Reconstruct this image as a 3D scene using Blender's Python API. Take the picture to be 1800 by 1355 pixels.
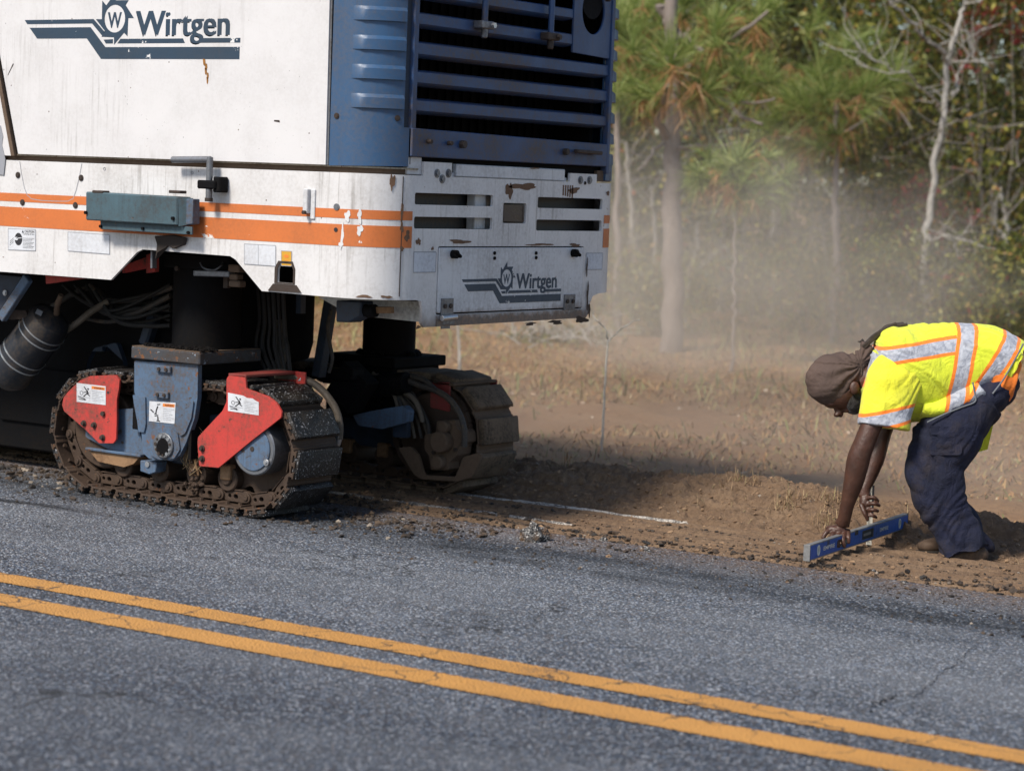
import bpy, bmesh, math, random
import numpy as np
from mathutils import Vector, Matrix, noise
from mathutils.geometry import tessellate_polygon

R = math.radians
rng = random.Random(7)
nrng = np.random.default_rng(7)
SC = bpy.context.scene
COL = SC.collection
for o in list(bpy.data.objects):
    bpy.data.objects.remove(o)

# ------------------------------------------------------------------ camera, light, exposure
CAM = np.array([0.0, 0.0, 1.63])
FPX = 4107.57
PP = np.array([900.0, 677.5])
CR = np.array([0.8310040, 0.5549319, 0.0385096])      # camera right
CU = np.array([-0.0795485, 0.0500348, 0.9955745])     # camera up
CB = np.array([0.5505492, -0.8303898, 0.0857232])     # camera back

cam = bpy.data.cameras.new('camera')
camo = bpy.data.objects.new('camera', cam)
COL.objects.link(camo)
M = Matrix(((CR[0], CU[0], CB[0], CAM[0]), (CR[1], CU[1], CB[1], CAM[1]), (CR[2], CU[2], CB[2], CAM[2]), (0, 0, 0, 1)))
camo.matrix_world = M
cam.sensor_width = 36.0
cam.lens = FPX / 1800 * 36
cam.clip_start = 0.1
cam.clip_end = 2000
cam.dof.use_dof = True
cam.dof.focus_distance = 10.7
cam.dof.aperture_fstop = 2.6
SC.camera = camo

SUN = Vector((-0.17, -1.0, 1.08)).normalized()          # towards the sun
w = bpy.data.worlds.new('World')
SC.world = w
w.use_nodes = True
nt = w.node_tree
sky = nt.nodes.new('ShaderNodeTexSky')
sky.sky_type = 'NISHITA'
sky.sun_disc = False
sky.sun_elevation = math.asin(SUN.z)
sky.sun_rotation = math.atan2(SUN.x, SUN.y)
sky.dust_density = 1.0
sky.air_density = 1.0
nt.links.new(sky.outputs[0], nt.nodes['Background'].inputs[0])
nt.nodes['Background'].inputs[1].default_value = 0.125
sl = bpy.data.lights.new('sun', 'SUN')
sl.energy = 4.3
sl.angle = R(12.0)
sl.color = (1.0, 0.93, 0.83)
slo = bpy.data.objects.new('sun', sl)
COL.objects.link(slo)
slo.rotation_euler = SUN.to_track_quat('Z', 'Y').to_euler()
SC.view_settings.view_transform = 'Standard'
SC.view_settings.look = 'None'
SC.view_settings.exposure = 0.14
SC.view_settings.gamma = 1
SC.view_settings.use_curve_mapping = False
SC.cycles.use_denoising = True
SC.cycles.max_bounces = 8
SC.cycles.volume_bounces = 1
SC.cycles.volume_step_rate = 3.0
SC.cycles.volume_max_steps = 96

# ------------------------------------------------------------------ where a sight line meets a plane of the place
def ray(u, v):
    d = CR * (u - PP[0]) + CU * (PP[1] - v) - CB * FPX
    return d / FPX
def on(u, v, ax, val):
    d = ray(u, v)
    return Vector(CAM + d * ((val - CAM[ax]) / d[ax]))
def S(u, v, Y=8.25): return on(u, v, 1, Y)               # on a plane parallel to the machine's side
def B(u, v, X=-6.2): return on(u, v, 0, X)               # on a plane parallel to the machine's rear
def G(u, v, z=0.0): return on(u, v, 2, z)
def W(u, v, depth): return Vector(CAM + ray(u, v) * depth)

# ------------------------------------------------------------------ materials
class NT:
    def __init__(s, name):
        s.m = bpy.data.materials.new(name)
        s.m.use_nodes = True
        s.t = s.m.node_tree
        s.b = s.t.nodes['Principled BSDF']
        s.out = s.t.nodes['Material Output']
        s.co = s.t.nodes.new('ShaderNodeTexCoord').outputs['Object']
    def n(s, typ, **kw):
        nd = s.t.nodes.new(typ)
        for k, v in kw.items():
            if k.startswith('_'):
                setattr(nd, k[1:], v)
            else:
                k2 = int(k[1:]) if k[0] == 'i' and k[1:].isdigit() else k.replace('__', ' ')
                if hasattr(v, 'is_linked') or isinstance(v, bpy.types.NodeSocket):
                    s.t.links.new(v, nd.inputs[k2])
                else:
                    nd.inputs[k2].default_value = v
        return nd
    def noise(s, scale, detail=3, rough=.55, vec=None, dist=0.0):
        return s.n('ShaderNodeTexNoise', Vector=vec or s.co, Scale=scale, Detail=detail, Roughness=rough, Distortion=dist).outputs['Fac']
    def stretch(s, sx, sy, sz, off=(0, 0, 0)):
        return s.n('ShaderNodeMapping', Vector=s.co, Scale=(sx, sy, sz), Location=off).outputs[0]
    def ramp(s, f, a, b, lo=0.0, hi=1.0):
        return s.n('ShaderNodeMapRange', Value=f, From__Min=a, From__Max=b, To__Min=lo, To__Max=hi).outputs[0]
    def math(s, op, a, b=0.0, c=None):
        nd = s.n('ShaderNodeMath', _operation=op, i0=a, i1=b)
        if c is not None:
            if isinstance(c, bpy.types.NodeSocket): s.t.links.new(c, nd.inputs[2])
            else: nd.inputs[2].default_value = c
        return nd.outputs[0]
    def mix(s, f, a, b, mode='MIX'):
        nd = s.t.nodes.new('ShaderNodeMix')
        nd.data_type = 'RGBA'
        nd.blend_type = mode
        for i, v in ((0, f), (6, a), (7, b)):
            if isinstance(v, bpy.types.NodeSocket): s.t.links.new(v, nd.inputs[i])
            else:
                nd.inputs[i].default_value = v if i == 0 else (*v[:3], 1)
        return nd.outputs[2]
    def colors(s, f, stops):
        nd = s.t.nodes.new('ShaderNodeValToRGB')
        s.t.links.new(f, nd.inputs[0])
        cr = nd.color_ramp
        while len(cr.elements) < len(stops): cr.elements.new(0.5)
        for e, (p, c) in zip(cr.elements, stops):
            e.position = p
            e.color = (*c, 1)
        return nd.outputs[0]
    def sep(s, vec=None):
        return s.n('ShaderNodeSeparateXYZ', Vector=vec or s.co).outputs
    def bump(s, h, strength=.3, dist=.01, prev=None):
        nd = s.n('ShaderNodeBump', Height=h, Strength=strength, Distance=dist)
        if prev: s.t.links.new(prev, nd.inputs['Normal'])
        return nd.outputs[0]
    def set(s, **kw):
        for k, v in kw.items():
            k = k.replace('__', ' ')
            if isinstance(v, bpy.types.NodeSocket): s.t.links.new(v, s.b.inputs[k])
            elif k == 'Base Color': s.b.inputs[k].default_value = (*v[:3], 1)
            else: s.b.inputs[k].default_value = v
        return s.m

RUST = (0.10, 0.04, 0.018)
def worn(name, base, rough=.45, metal=0.0, grime=(.05, .035, .022), g=.35, rust=.0, speck=.0, streak=.0, var=.12, zrust=None, fine=60, chip=None, chipc=(.7, .7, .68), bump=.15, rnd=False, gscale=4.0):
    k = NT(name)
    if rnd:
        oi = k.n('ShaderNodeObjectInfo').outputs['Random']
        cmb = k.n('ShaderNodeCombineXYZ', X=k.math('MULTIPLY', oi, 31.0), Y=k.math('MULTIPLY', oi, 17.0), Z=0.0).outputs[0]
        k.co = k.n('ShaderNodeVectorMath', _operation='ADD', i0=k.co, i1=cmb).outputs[0]
    big = k.noise(gscale, 5, .6)
    fin = k.noise(fine, 4, .65)
    c = k.mix(k.ramp(big, .3, .7), base, tuple(x * (1 - var) for x in base))
    c = k.mix(k.math('MULTIPLY', k.ramp(k.math('MULTIPLY', big, fin), .2, .42), g), c, grime)
    if streak:
        st = k.noise(1.0, 4, .7, k.stretch(45, 45, 2.2))
        c = k.mix(k.math('MULTIPLY', k.math('MULTIPLY', k.ramp(st, .52, .75), k.ramp(k.noise(2.3, 2, .5, k.stretch(1, 1, 1, (3, 7, 1))), .45, .65)), streak), c, tuple(.5 * x + .1 * y for x, y in zip(grime, base)))
    if chip:
        v = k.noise(chip, 6, .72, None, .4)
        c = k.mix(k.ramp(v, .625, .64), c, chipc)
    if rust:
        v = k.noise(17, 6, .7, None, .3)
        c = k.mix(k.ramp(v, .72 - rust * .2, .74 - rust * .2), c, k.mix(fin, RUST, (.22, .09, .03)))
    if speck:
        v = k.noise(90, 3, .6)
        v2 = k.noise(5, 3, .6, k.stretch(1, 1, 1, (9, 2, 5)))
        c = k.mix(k.math('MULTIPLY', k.ramp(v, .70, .73), k.math('MULTIPLY', k.ramp(v2, .48, .6), speck)), c, (.02, .018, .016))
        v3 = k.n('ShaderNodeTexVoronoi', Vector=k.co, Scale=13.0)
        c = k.mix(k.math('MULTIPLY', k.ramp(v3.outputs['Distance'], .055, .035), k.ramp(k.n('ShaderNodeSeparateColor', Color=v3.outputs['Color']).outputs[0], .55, .6)), c, (.09, .05, .03))
    if zrust:
        z = k.sep()[2]
        e = k.math('ADD', z, k.math('MULTIPLY', k.math('SUBTRACT', k.noise(14, 5, .7), .5), .12))
        c = k.mix(k.math('MULTIPLY', k.ramp(e, zrust[1], zrust[0]), .9), c, k.mix(k.ramp(fin, .4, .6), (.05, .03, .02), (.16, .09, .05)))
    r = k.ramp(k.math('MULTIPLY', big, fin), .12, .45, rough, min(1, rough + .3))
    return k.set(Base__Color=c, Roughness=r, Metallic=metal, Normal=k.bump(fin, bump, .004))

m_white = worn('white_machine_paint', (.66, .65, .655), .32, grime=(.22, .18, .14), g=.13, rust=.10, speck=1.0, streak=.5, var=.07, fine=70, bump=.05)
m_white_low = worn('white_chassis_paint', (.67, .66, .66), .33, grime=(.20, .16, .12), g=.28, rust=.22, speck=1.0, streak=.75, var=.07, fine=60, bump=.06, zrust=(.955, 1.06))
m_white_door = worn('white_door_paint', (.64, .65, .67), .38, grime=(.16, .12, .09), g=.35, rust=.18, speck=1.0, streak=.8, var=.10, zrust=(1.0, 1.05))
m_orange = worn('orange_stripe_paint', (.60, .165, .040), .4, grime=(.25, .10, .04), g=.30, rust=.06, speck=.5, chip=6.5, var=.15)
m_blue = worn('blue_hood_paint', (.034, .092, .195), .34, grime=(.13, .10, .07), g=.32, rust=.0, streak=.6, var=.22, bump=.08)
m_blue_grille = worn('blue_grille_paint', (.028, .068, .170), .42, grime=(.12, .085, .05), g=.75, rust=.10, streak=.5, var=.25)
m_blue_dark = worn('dark_blue_frame_paint', (.022, .038, .066), .5, grime=(.05, .035, .025), g=.5, rust=.12, var=.3)
m_blue_track = worn('blue_grey_undercarriage_paint', (.085, .14, .225), .5, grime=(.085, .060, .04), g=.9, rust=.42, speck=1.0, streak=.8, var=.3, bump=.3, chip=11, chipc=(.055, .04, .03))
m_teal = worn('faded_teal_box_paint', (.062, .115, .142), .5, grime=(.05, .05, .05), g=.7, rust=.10, speck=.9, streak=.7, var=.3)
m_red = worn('red_guard_paint', (.52, .045, .035), .5, grime=(.11, .05, .035), g=.85, rust=.30, speck=1.0, streak=.5, var=.25, chip=16, chipc=(.07, .035, .025))
m_red_dark = worn('dusty_dark_red_paint', (.22, .03, .025), .5, grime=(.10, .06, .04), g=.6, rust=.1)
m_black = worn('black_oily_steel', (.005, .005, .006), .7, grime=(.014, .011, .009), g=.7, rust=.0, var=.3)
m_tank = worn('black_tank_paint', (.014, .017, .024), .4, grime=(.085, .062, .042), g=.9, rust=.0, streak=.4)
m_steel = worn('scuffed_grey_steel', (.22, .23, .25), .38, .7, grime=(.07, .05, .035), g=.6, rust=.14)
m_zinc = worn('bright_zinc_steel', (.55, .56, .58), .3, .9, grime=(.1, .08, .06), g=.2)
m_bolt = worn('rusty_bolt_steel', (.06, .045, .038), .55, .4, grime=(.05, .03, .02), g=.6, rust=.3)
m_chain = worn('muddy_track_steel', (.065, .042, .030), .62, .35, grime=(.10, .062, .038), g=.7, rust=.35, rnd=True, fine=90, bump=.5)
m_mud = worn('rusty_muddy_plate', (.26, .15, .075), .7, .0, grime=(.10, .05, .025), g=.8, rust=.4, fine=40, bump=.6)
m_dusty = worn('dust_covered_brown_steel', (.125, .083, .054), .8, .0, grime=(.08, .05, .035), g=.6, rust=.1, bump=.5)
m_hose = worn('rubber_hose', (.035, .033, .032), .55, grime=(.12, .085, .055), g=.8, gscale=9)
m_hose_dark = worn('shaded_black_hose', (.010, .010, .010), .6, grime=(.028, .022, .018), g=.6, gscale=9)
m_hose_tan = worn('dusty_rubber_hose', (.13, .105, .08), .6, grime=(.05, .04, .03), g=.7, gscale=9)
m_label = worn('white_label_film', (.64, .66, .70), .4, grime=(.2, .17, .15), g=.35, rust=.02, speck=.6)
m_label_edge = worn('peeling_label_film', (.62, .65, .70), .5, grime=(.2, .2, .22), g=.5, speck=.8, rust=.03)
m_ink = worn('black_ink', (.02, .02, .025), .5, g=.1)
m_ink_grey = worn('grey_ink', (.30, .31, .34), .5, g=.1)
m_orange_ink = worn('orange_ink', (.75, .22, .03), .5, g=.1)
m_yellow_label = worn('yellow_label_film', (.62, .33, .03), .45, g=.35, speck=.8)
m_logo = worn('dark_slate_blue_logo_paint', (.022, .048, .082), .42, grime=(.10, .09, .08), g=.12, chip=9, chipc=(.66, .66, .66), var=.2)
m_lens = worn('dirty_smoked_lens', (.022, .010, .010), .2, grime=(.06, .04, .035), g=.4)
m_band = worn('galvanised_band', (.60, .63, .66), .28, .8, g=.1)
m_cloth_dark = worn('dark_rag_cloth', (.035, .027, .024), .9, g=.5, bump=.6)

def pad_material():
    k = NT('tar_coated_rubber')
    oi = k.n('ShaderNodeObjectInfo').outputs['Random']
    cmb = k.n('ShaderNodeCombineXYZ', X=k.math('MULTIPLY', oi, 31.0), Y=k.math('MULTIPLY', oi, 17.0), Z=0.0).outputs[0]
    k.co = k.n('ShaderNodeVectorMath', _operation='ADD', i0=k.co, i1=cmb).outputs[0]
    f = k.noise(110, 4, .7)
    b = k.noise(12, 4, .6)
    c = k.mix(k.ramp(b, .4, .7), (.007, .007, .008), (.026, .020, .015))
    c = k.mix(k.ramp(f, .60, .64), c, (.40, .40, .42))
    return k.set(Base__Color=c, Roughness=k.ramp(b, .3, .7, .22, .5), Normal=k.bump(k.noise(140, 3, .7), .8, .006))
m_pad = pad_material()
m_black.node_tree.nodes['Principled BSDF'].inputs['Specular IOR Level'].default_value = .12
m_pad_dust = worn('dust_covered_rubber', (.165, .115, .075), .85, grime=(.03, .024, .018), g=.95, rust=.25, rnd=True, bump=.6, gscale=9)

# ------------------------------------------------------------------ mesh helpers
class MB:
    def __init__(s): s.v = []; s.f = []
    def add(s, vs, fs):
        k = len(s.v)
        s.v += [Vector(p) for p in vs]
        s.f += [tuple(i + k for i in f) for f in fs]
        return s
    def box(s, lo, hi, rot=None, piv=None):
        c = [Vector((x, y, z)) for x in (lo[0], hi[0]) for y in (lo[1], hi[1]) for z in (lo[2], hi[2])]
        if rot is not None:
            pv = Vector(piv) if piv is not None else (Vector(lo) + Vector(hi)) / 2
            c = [rot @ (p - pv) + pv for p in c]
        return s.add(c, [(0, 1, 3, 2), (4, 6, 7, 5), (0, 4, 5, 1), (2, 3, 7, 6), (0, 2, 6, 4), (1, 5, 7, 3)])
    def bar(s, p, q, wa, wb, up=(0, 0, 1)):
        p = Vector(p); q = Vector(q); d = (q - p).normalized()
        a = d.cross(Vector(up)); a = (a if a.length > 1e-4 else d.cross(Vector((1, 0, 0)))).normalized(); b = a.cross(d)
        c = [o + a * x * wa / 2 + b * y * wb / 2 for o in (p, q) for x, y in ((-1, -1), (1, -1), (1, 1), (-1, 1))]
        return s.add(c, [(0, 1, 2, 3), (7, 6, 5, 4), (0, 4, 5, 1), (1, 5, 6, 2), (2, 6, 7, 3), (3, 7, 4, 0)])
    def tube(s, pts, r, n=10, caps=True):
        pts = [Vector(p) for p in pts]
        rs = r if isinstance(r, (list, tuple)) else [r] * len(pts)
        base = len(s.v)
        t0 = (pts[1] - pts[0]).normalized()
        a = t0.cross(Vector((0, 0, 1)));  a = a if a.length > 1e-3 else t0.cross(Vector((0, 1, 0)))
        a.normalize()
        for i, p in enumerate(pts):
            t = (pts[min(i + 1, len(pts) - 1)] - pts[max(i - 1, 0)]).normalized()
            a = (a - t * a.dot(t)).normalized(); b = t.cross(a)
            for k in range(n):
                th = 2 * math.pi * k / n
                s.v.append(p + (a * math.cos(th) + b * math.sin(th)) * rs[i])
        for i in range(len(pts) - 1):
            for k in range(n):
                k2 = (k + 1) % n
                s.f.append((base + i * n + k, base + i * n + k2, base + (i + 1) * n + k2, base + (i + 1) * n + k))
        if caps:
            s.f.append(tuple(base + k for k in range(n))[::-1])
            s.f.append(tuple(base + (len(pts) - 1) * n + k for k in range(n)))
        return s
    def cyl(s, p, q, r, n=24, r2=None): return s.tube([p, q], [r, r if r2 is None else r2], n)
    def prism(s, poly, fn, d0, d1, holes=()):
        """poly in 2D; fn(a, b, d) -> world point; solid between depths d0 and d1."""
        loops = [list(poly)] + [list(h) for h in holes]
        flat = [p for l in loops for p in l]
        tris = tessellate_polygon([[Vector((p[0], p[1], 0)) for p in l] for l in loops])
        n = len(flat)
        vs = [fn(p[0], p[1], d0) for p in flat] + [fn(p[0], p[1], d1) for p in flat]
        fs = [tuple(t) for t in tris] + [tuple(i + n for i in t[::-1]) for t in tris]
        k = 0
        for l in loops:
            m = len(l)
            for i in range(m):
                j = (i + 1) % m
                fs.append((k + i, k + j, k + j + n, k + i + n))
            k += m
        return s.add(vs, fs)
    def ell(s, c, r, rot=None, nu=20, nv=12):
        base = len(s.v); c = Vector(c)
        for i in range(nv + 1):
            ph = math.pi * i / nv
            for j in range(nu):
                th = 2 * math.pi * j / nu
                p = Vector((r[0] * math.sin(ph) * math.cos(th), r[1] * math.sin(ph) * math.sin(th), r[2] * math.cos(ph)))
                s.v.append(c + (rot @ p if rot else p))
        for i in range(nv):
            for j in range(nu):
                j2 = (j + 1) % nu
                s.f.append((base + i * nu + j, base + (i + 1) * nu + j, base + (i + 1) * nu + j2, base + i * nu + j2))
        return s
    def mesh(s, name, mat, bevel=0.0, ang=35, inv=None, seg=1, merge=True):
        me = bpy.data.meshes.new(name)
        vs = [inv @ p for p in s.v] if inv is not None else s.v
        me.from_pydata([tuple(p) for p in vs], [], s.f)
        bm = bmesh.new(); bm.from_mesh(me)
        if merge: bmesh.ops.remove_doubles(bm, verts=bm.verts, dist=1e-5)
        bmesh.ops.recalc_face_normals(bm, faces=bm.faces)
        if bevel:
            ed = [e for e in bm.edges if len(e.link_faces) == 2 and e.calc_face_angle(0) > R(30)]
            bmesh.ops.bevel(bm, geom=ed, offset=bevel, segments=seg, affect='EDGES', profile=.5, clamp_overlap=True)
        for f in bm.faces: f.smooth = True
        for e in bm.edges:
            if len(e.link_faces) != 2 or e.calc_face_angle(0) > R(ang): e.smooth = False
        bm.to_mesh(me); bm.free()
        if mat: me.materials.append(mat)
        return me
    def build(s, name, mat, parent=None, bevel=0.0, label=None, **kw):
        inv = None
        if parent is not None:
            inv = world_of(parent).inverted()
        o = bpy.data.objects.new(name, s.mesh(name, mat, bevel, inv=inv, **kw))
        COL.objects.link(o)
        o.parent = parent
        if label: o['label'] = label
        return o

def world_of(o):
    m = o.matrix_basis.copy()
    while o.parent:
        o = o.parent
        m = o.matrix_basis @ m
    return m
def thing(name, label, cat, loc, rotz=0.0, group=None):
    o = bpy.data.objects.new(name, None)
    COL.objects.link(o)
    o.matrix_basis = Matrix.Translation(Vector(loc)) @ Matrix.Rotation(rotz, 4, 'Z')
    o['label'] = label; o['category'] = cat
    if group: o['group'] = group
    return o
def tag(o, label=None, cat=None, group=None, kind=None):
    for k, v in (('label', label), ('category', cat), ('group', group), ('kind', kind)):
        if v: o[k] = v
    return o
def place_mesh(name, me, parent, mw, label=None):
    o = bpy.data.objects.new(name, me)
    COL.objects.link(o)
    o.parent = parent
    o.matrix_basis = world_of(parent).inverted() @ mw if parent else mw
    if label: o['label'] = label
    return o
def sideplane(Y):   # prism mapping: poly given in (x, z), d grows away from the road
    return lambda a, b, d: Vector((a, Y + d, b))
def rearplane(X):
    return lambda a, b, d: Vector((X - d, a, b))
def ps(pts, Y=8.25): return [(S(u, v, Y).x, S(u, v, Y).z) for u, v in pts]
def pb(pts, X=-6.2): return [(B(u, v, X).y, B(u, v, X).z) for u, v in pts]
def rrect(x0, z0, x1, z1, r, n=4):
    out = []
    for cx, cz, a0 in ((x1 - r, z1 - r, 0), (x0 + r, z1 - r, 90), (x0 + r, z0 + r, 180), (x1 - r, z0 + r, 270)):
        for i in range(n + 1):
            a = R(a0 + 90 * i / n)
            out.append((cx + r * math.cos(a), cz + r * math.sin(a)))
    return out
def circle(cx, cz, rx, rz=None, n=24):
    rz = rz or rx
    return [(cx + rx * math.cos(2 * math.pi * i / n), cz + rz * math.sin(2 * math.pi * i / n)) for i in range(n)]
def rounded(poly, r, n=3):
    """round the corners of a polygon"""
    out = []
    m = len(poly)
    for i in range(m):
        p0 = Vector(poly[i - 1]); p = Vector(poly[i]); p1 = Vector(poly[(i + 1) % m])
        a = (p0 - p); b = (p1 - p)
        rr = min(r, a.length * .45, b.length * .45)
        A = p + a.normalized() * rr; Bq = p + b.normalized() * rr
        for k in range(n + 1):
            t = k / n
            out.append(tuple(A * (1 - t) ** 2 + p * 2 * t * (1 - t) + Bq * t * t))
    return out
def catmull(pts, n=6):
    pts = [Vector(p) for p in pts]
    out = []
    for i in range(len(pts) - 1):
        p0 = pts[max(i - 1, 0)]; p1 = pts[i]; p2 = pts[i + 1]; p3 = pts[min(i + 2, len(pts) - 1)]
        for k in range(n):
            t = k / n
            out.append(.5 * ((2 * p1) + (p2 - p0) * t + (2 * p0 - 5 * p1 + 4 * p2 - p3) * t * t + (3 * p1 - p0 - 3 * p2 + p3) * t ** 3))
    out.append(pts[-1])
    return out
def text_tris(body, bold=0.0):
    cu = bpy.data.curves.new('t', 'FONT')
    cu.body = body; cu.size = 1; cu.offset = bold; cu.resolution_u = 3
    o = bpy.data.objects.new('t', cu)
    COL.objects.link(o)
    dg = bpy.context.evaluated_depsgraph_get()
    me = o.evaluated_get(dg).to_mesh()
    vs = [(v.co.x, v.co.y) for v in me.vertices]
    fs = [tuple(p.vertices) for p in me.polygons]
    o.evaluated_get(dg).to_mesh_clear()
    bpy.data.objects.remove(o); bpy.data.curves.remove(cu)
    return vs, fs
def lettering(mb, body, fn, x0, z0, x1, z1, d, bold=0.0, cap=None):
    """letters fitted to the box x0..x1, z0..z1 (z0 baseline if cap given as share below it)"""
    vs, fs = text_tris(body, bold)
    xs = [v[0] for v in vs]; zs = [v[1] for v in vs]
    a, b = min(xs), max(xs); c, e = (0.0, max(zs)) if cap else (min(zs), max(zs))
    mb.add([fn(x0 + (x - a) / (b - a) * (x1 - x0), z0 + (z - c) / (e - c) * (z1 - z0), d) for x, z in vs], fs)
    return mb
# ------------------------------------------------------------------ ground
def asphalt_material():
    k = NT('chip_seal_asphalt')
    v = k.n('ShaderNodeTexVoronoi', Vector=k.co, Scale=98.0)
    v2 = k.n('ShaderNodeTexVoronoi', Vector=k.co, Scale=190.0)
    cell = k.n('ShaderNodeSeparateColor', Color=v.outputs['Color']).outputs
    cell2 = k.n('ShaderNodeSeparateColor', Color=v2.outputs['Color']).outputs
    base = k.colors(cell[0], [(0, (.007, .010, .017)), (.36, (.034, .048, .074)), (.58, (.10, .13, .175)), (.74, (.27, .31, .37)), (.86, (.66, .68, .70)), (1, (.92, .90, .86))])
    tint = k.mix(k.ramp(cell[1], .82, .86), base, k.mix(.5, base, (.30, .17, .09)))
    tint = k.mix(k.ramp(cell[2], .86, .9), tint, k.mix(.5, tint, (.08, .16, .28)))
    gaps = k.ramp(v.outputs['Distance'], .35, .75)
    c = k.mix(k.math('MULTIPLY', gaps, .9), tint, (.014, .015, .018))
    c = k.mix(k.math('MULTIPLY', k.ramp(cell2[0], .8, .85), .5), c, (.30, .30, .30))
    big = k.noise(.9, 5, .65)
    x, y, z = k.sep()
    c = k.mix(k.ramp(big, .35, .65, .0, .55), c, k.mix(.6, c, (.03, .034, .042)))
    c = k.mix(k.ramp(k.noise(1.0, 5, .7, k.stretch(.5, 2.2, 1, (5, 1, 0))), .42, .66, 0, .6), c, k.mix(.55, c, (.30, .30, .30)))
    wy = k.math('ADD', y, k.math('MULTIPLY', k.math('SUBTRACT', k.noise(.7, 3), .5), .5))
    path = k.math('MULTIPLY', k.ramp(wy, 6.7, 7.3), k.ramp(wy, 8.4, 7.9))
    c = k.mix(k.math('MULTIPLY', path, .30), c, k.mix(.5, c, (.42, .42, .41)))
    c = k.mix(k.ramp(wy, 6.9, 5.2, 0, .75), c, k.mix(.5, c, (.045, .05, .062)))
    spots = k.n('ShaderNodeTexVoronoi', Vector=k.co, Scale=1.7)
    c = k.mix(k.math('MULTIPLY', k.ramp(k.math('ADD', spots.outputs['Distance'], k.math('MULTIPLY', k.noise(25, 4, .7), .12)), .15, .08), .6), c, (.03, .03, .032))
    # tar film left by the tracks, running with the road
    wob = k.math('ADD', y, k.math('MULTIPLY', k.math('SUBTRACT', k.noise(1.0, 4, .6, k.stretch(.55, .9, 1)), .5), .55))
    band = k.math('MULTIPLY', k.ramp(wob, 8.22, 8.46), k.ramp(wob, 9.0, 8.66))
    brk = k.ramp(k.noise(2.4, 5, .7, k.stretch(.45, 1.6, 1)), .33, .62)
    tar = k.math('MULTIPLY', k.math('MULTIPLY', band, brk), k.ramp(cell[1], -.3, .9, .35, 1))
    thin = k.math('MULTIPLY', k.ramp(k.math('ABSOLUTE', k.math('SUBTRACT', wob, 8.05)), .07, .0), k.ramp(x, -7.2, -8.0))
    c = k.mix(k.math('MULTIPLY', k.math('MAXIMUM', tar, thin), .90), c, (.012, .013, .015))
    # pale soil dust near the verge and just beside the tar
    d = k.math('MULTIPLY', k.ramp(k.math('ADD', y, k.math('MULTIPLY', k.noise(6, 5, .7), .25)), 8.85, 9.25), k.ramp(k.noise(40, 3, .6), .35, .6))
    c = k.mix(k.math('MULTIPLY', d, .75), c, (.23, .14, .085))
    # cracks
    v3 = k.n('ShaderNodeTexVoronoi', Vector=k.n('ShaderNodeVectorMath', _operation='ADD', i0=k.co, i1=k.n('ShaderNodeTexNoise', Vector=k.co, Scale=3.0, Detail=4).outputs['Color']).outputs[0], Scale=.45, _feature='DISTANCE_TO_EDGE')
    ck = k.math('MULTIPLY', k.ramp(v3.outputs['Distance'], .006, .002), k.ramp(k.noise(1.3, 2, .5), .5, .6))
    c = k.mix(k.math('MULTIPLY', ck, .8), c, (.012, .012, .012))
    c = k.mix(1.0, c, (.79, .83, .90), 'MULTIPLY')
    h = k.math('ADD', k.math('MULTIPLY', gaps, -1.0), k.math('MULTIPLY', cell[2], .6))
    return k.set(Base__Color=c, Roughness=k.ramp(k.math('MAXIMUM', tar, thin), 0, 1, .78, .5), Normal=k.bump(h, .9, .006))
m_asphalt = asphalt_material()

def roadpaint(name, col, wear):
    k = NT(name)
    v = k.n('ShaderNodeTexVoronoi', Vector=k.co, Scale=95.0)
    f = k.noise(130, 4, .7)
    b = k.noise(3, 5, .65)
    c = k.mix(k.ramp(b, .3, .7), col, tuple(x * .8 for x in col))
    c = k.mix(k.ramp(k.n('ShaderNodeSeparateColor', Color=v.outputs['Color']).outputs[0], 0, 1, 0, .22), c, tuple(x * .6 for x in col))
    dv = k.n('ShaderNodeVectorMath', _operation='ADD', i0=k.co, i1=k.n('ShaderNodeVectorMath', _operation='SCALE', i0=k.n('ShaderNodeTexNoise', Vector=k.co, Scale=5.0, Detail=5).outputs['Color'], Scale=.35).outputs[0]).outputs[0]
    cr = k.n('ShaderNodeTexVoronoi', Vector=dv, Scale=3.2, _feature='DISTANCE_TO_EDGE')
    c = k.mix(k.math('MULTIPLY', k.ramp(cr.outputs['Distance'], .022, .008), k.ramp(k.noise(2.2, 3, .5), .40, .52, 0, .9)), c, (.07, .05, .035))
    worn_ = k.ramp(k.math('ADD', k.math('MULTIPLY', f, .6), k.math('MULTIPLY', b, .5)), .68 - wear, .70 - wear)
    c = k.mix(k.math('MULTIPLY', worn_, .8), c, (.06, .06, .065))
    h = k.math('MULTIPLY', k.ramp(v.outputs['Distance'], .3, .75), -1.0)
    return k.set(Base__Color=c, Roughness=.62, Normal=k.bump(h, .7, .005))
m_yellow = roadpaint('yellow_road_paint', (.60, .295, .075), .02)
m_whiteline = roadpaint('worn_white_road_paint', (.56, .51, .45), .14)

def soil(name, a, b, c3, sc=1.0, bump=.9):
    k = NT(name)
    n1 = k.noise(3.0 * sc, 6, .65); n2 = k.noise(38 * sc, 5, .7); n3 = k.noise(150 * sc, 3, .7)
    c = k.mix(k.ramp(n1, .35, .65), a, b)
    c = k.mix(k.ramp(n2, .42, .66, 0, .75), c, c3)
    c = k.mix(k.ramp(n3, .66, .70, 0, .45), c, (.42, .33, .25))
    c = k.mix(k.ramp(n3, .36, .30, 0, .7), c, (.035, .024, .018))
    h = k.math('ADD', n2, k.math('MULTIPLY', n3, .5))
    return k.set(Base__Color=c, Roughness=.95, Normal=k.bump(h, bump, .02))
m_soil = soil('red_brown_soil', (.185, .115, .068), (.25, .165, .10), (.115, .070, .042))
m_field = soil('straw_covered_soil', (.24, .125, .055), (.30, .18, .09), (.17, .09, .042), .5)

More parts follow.
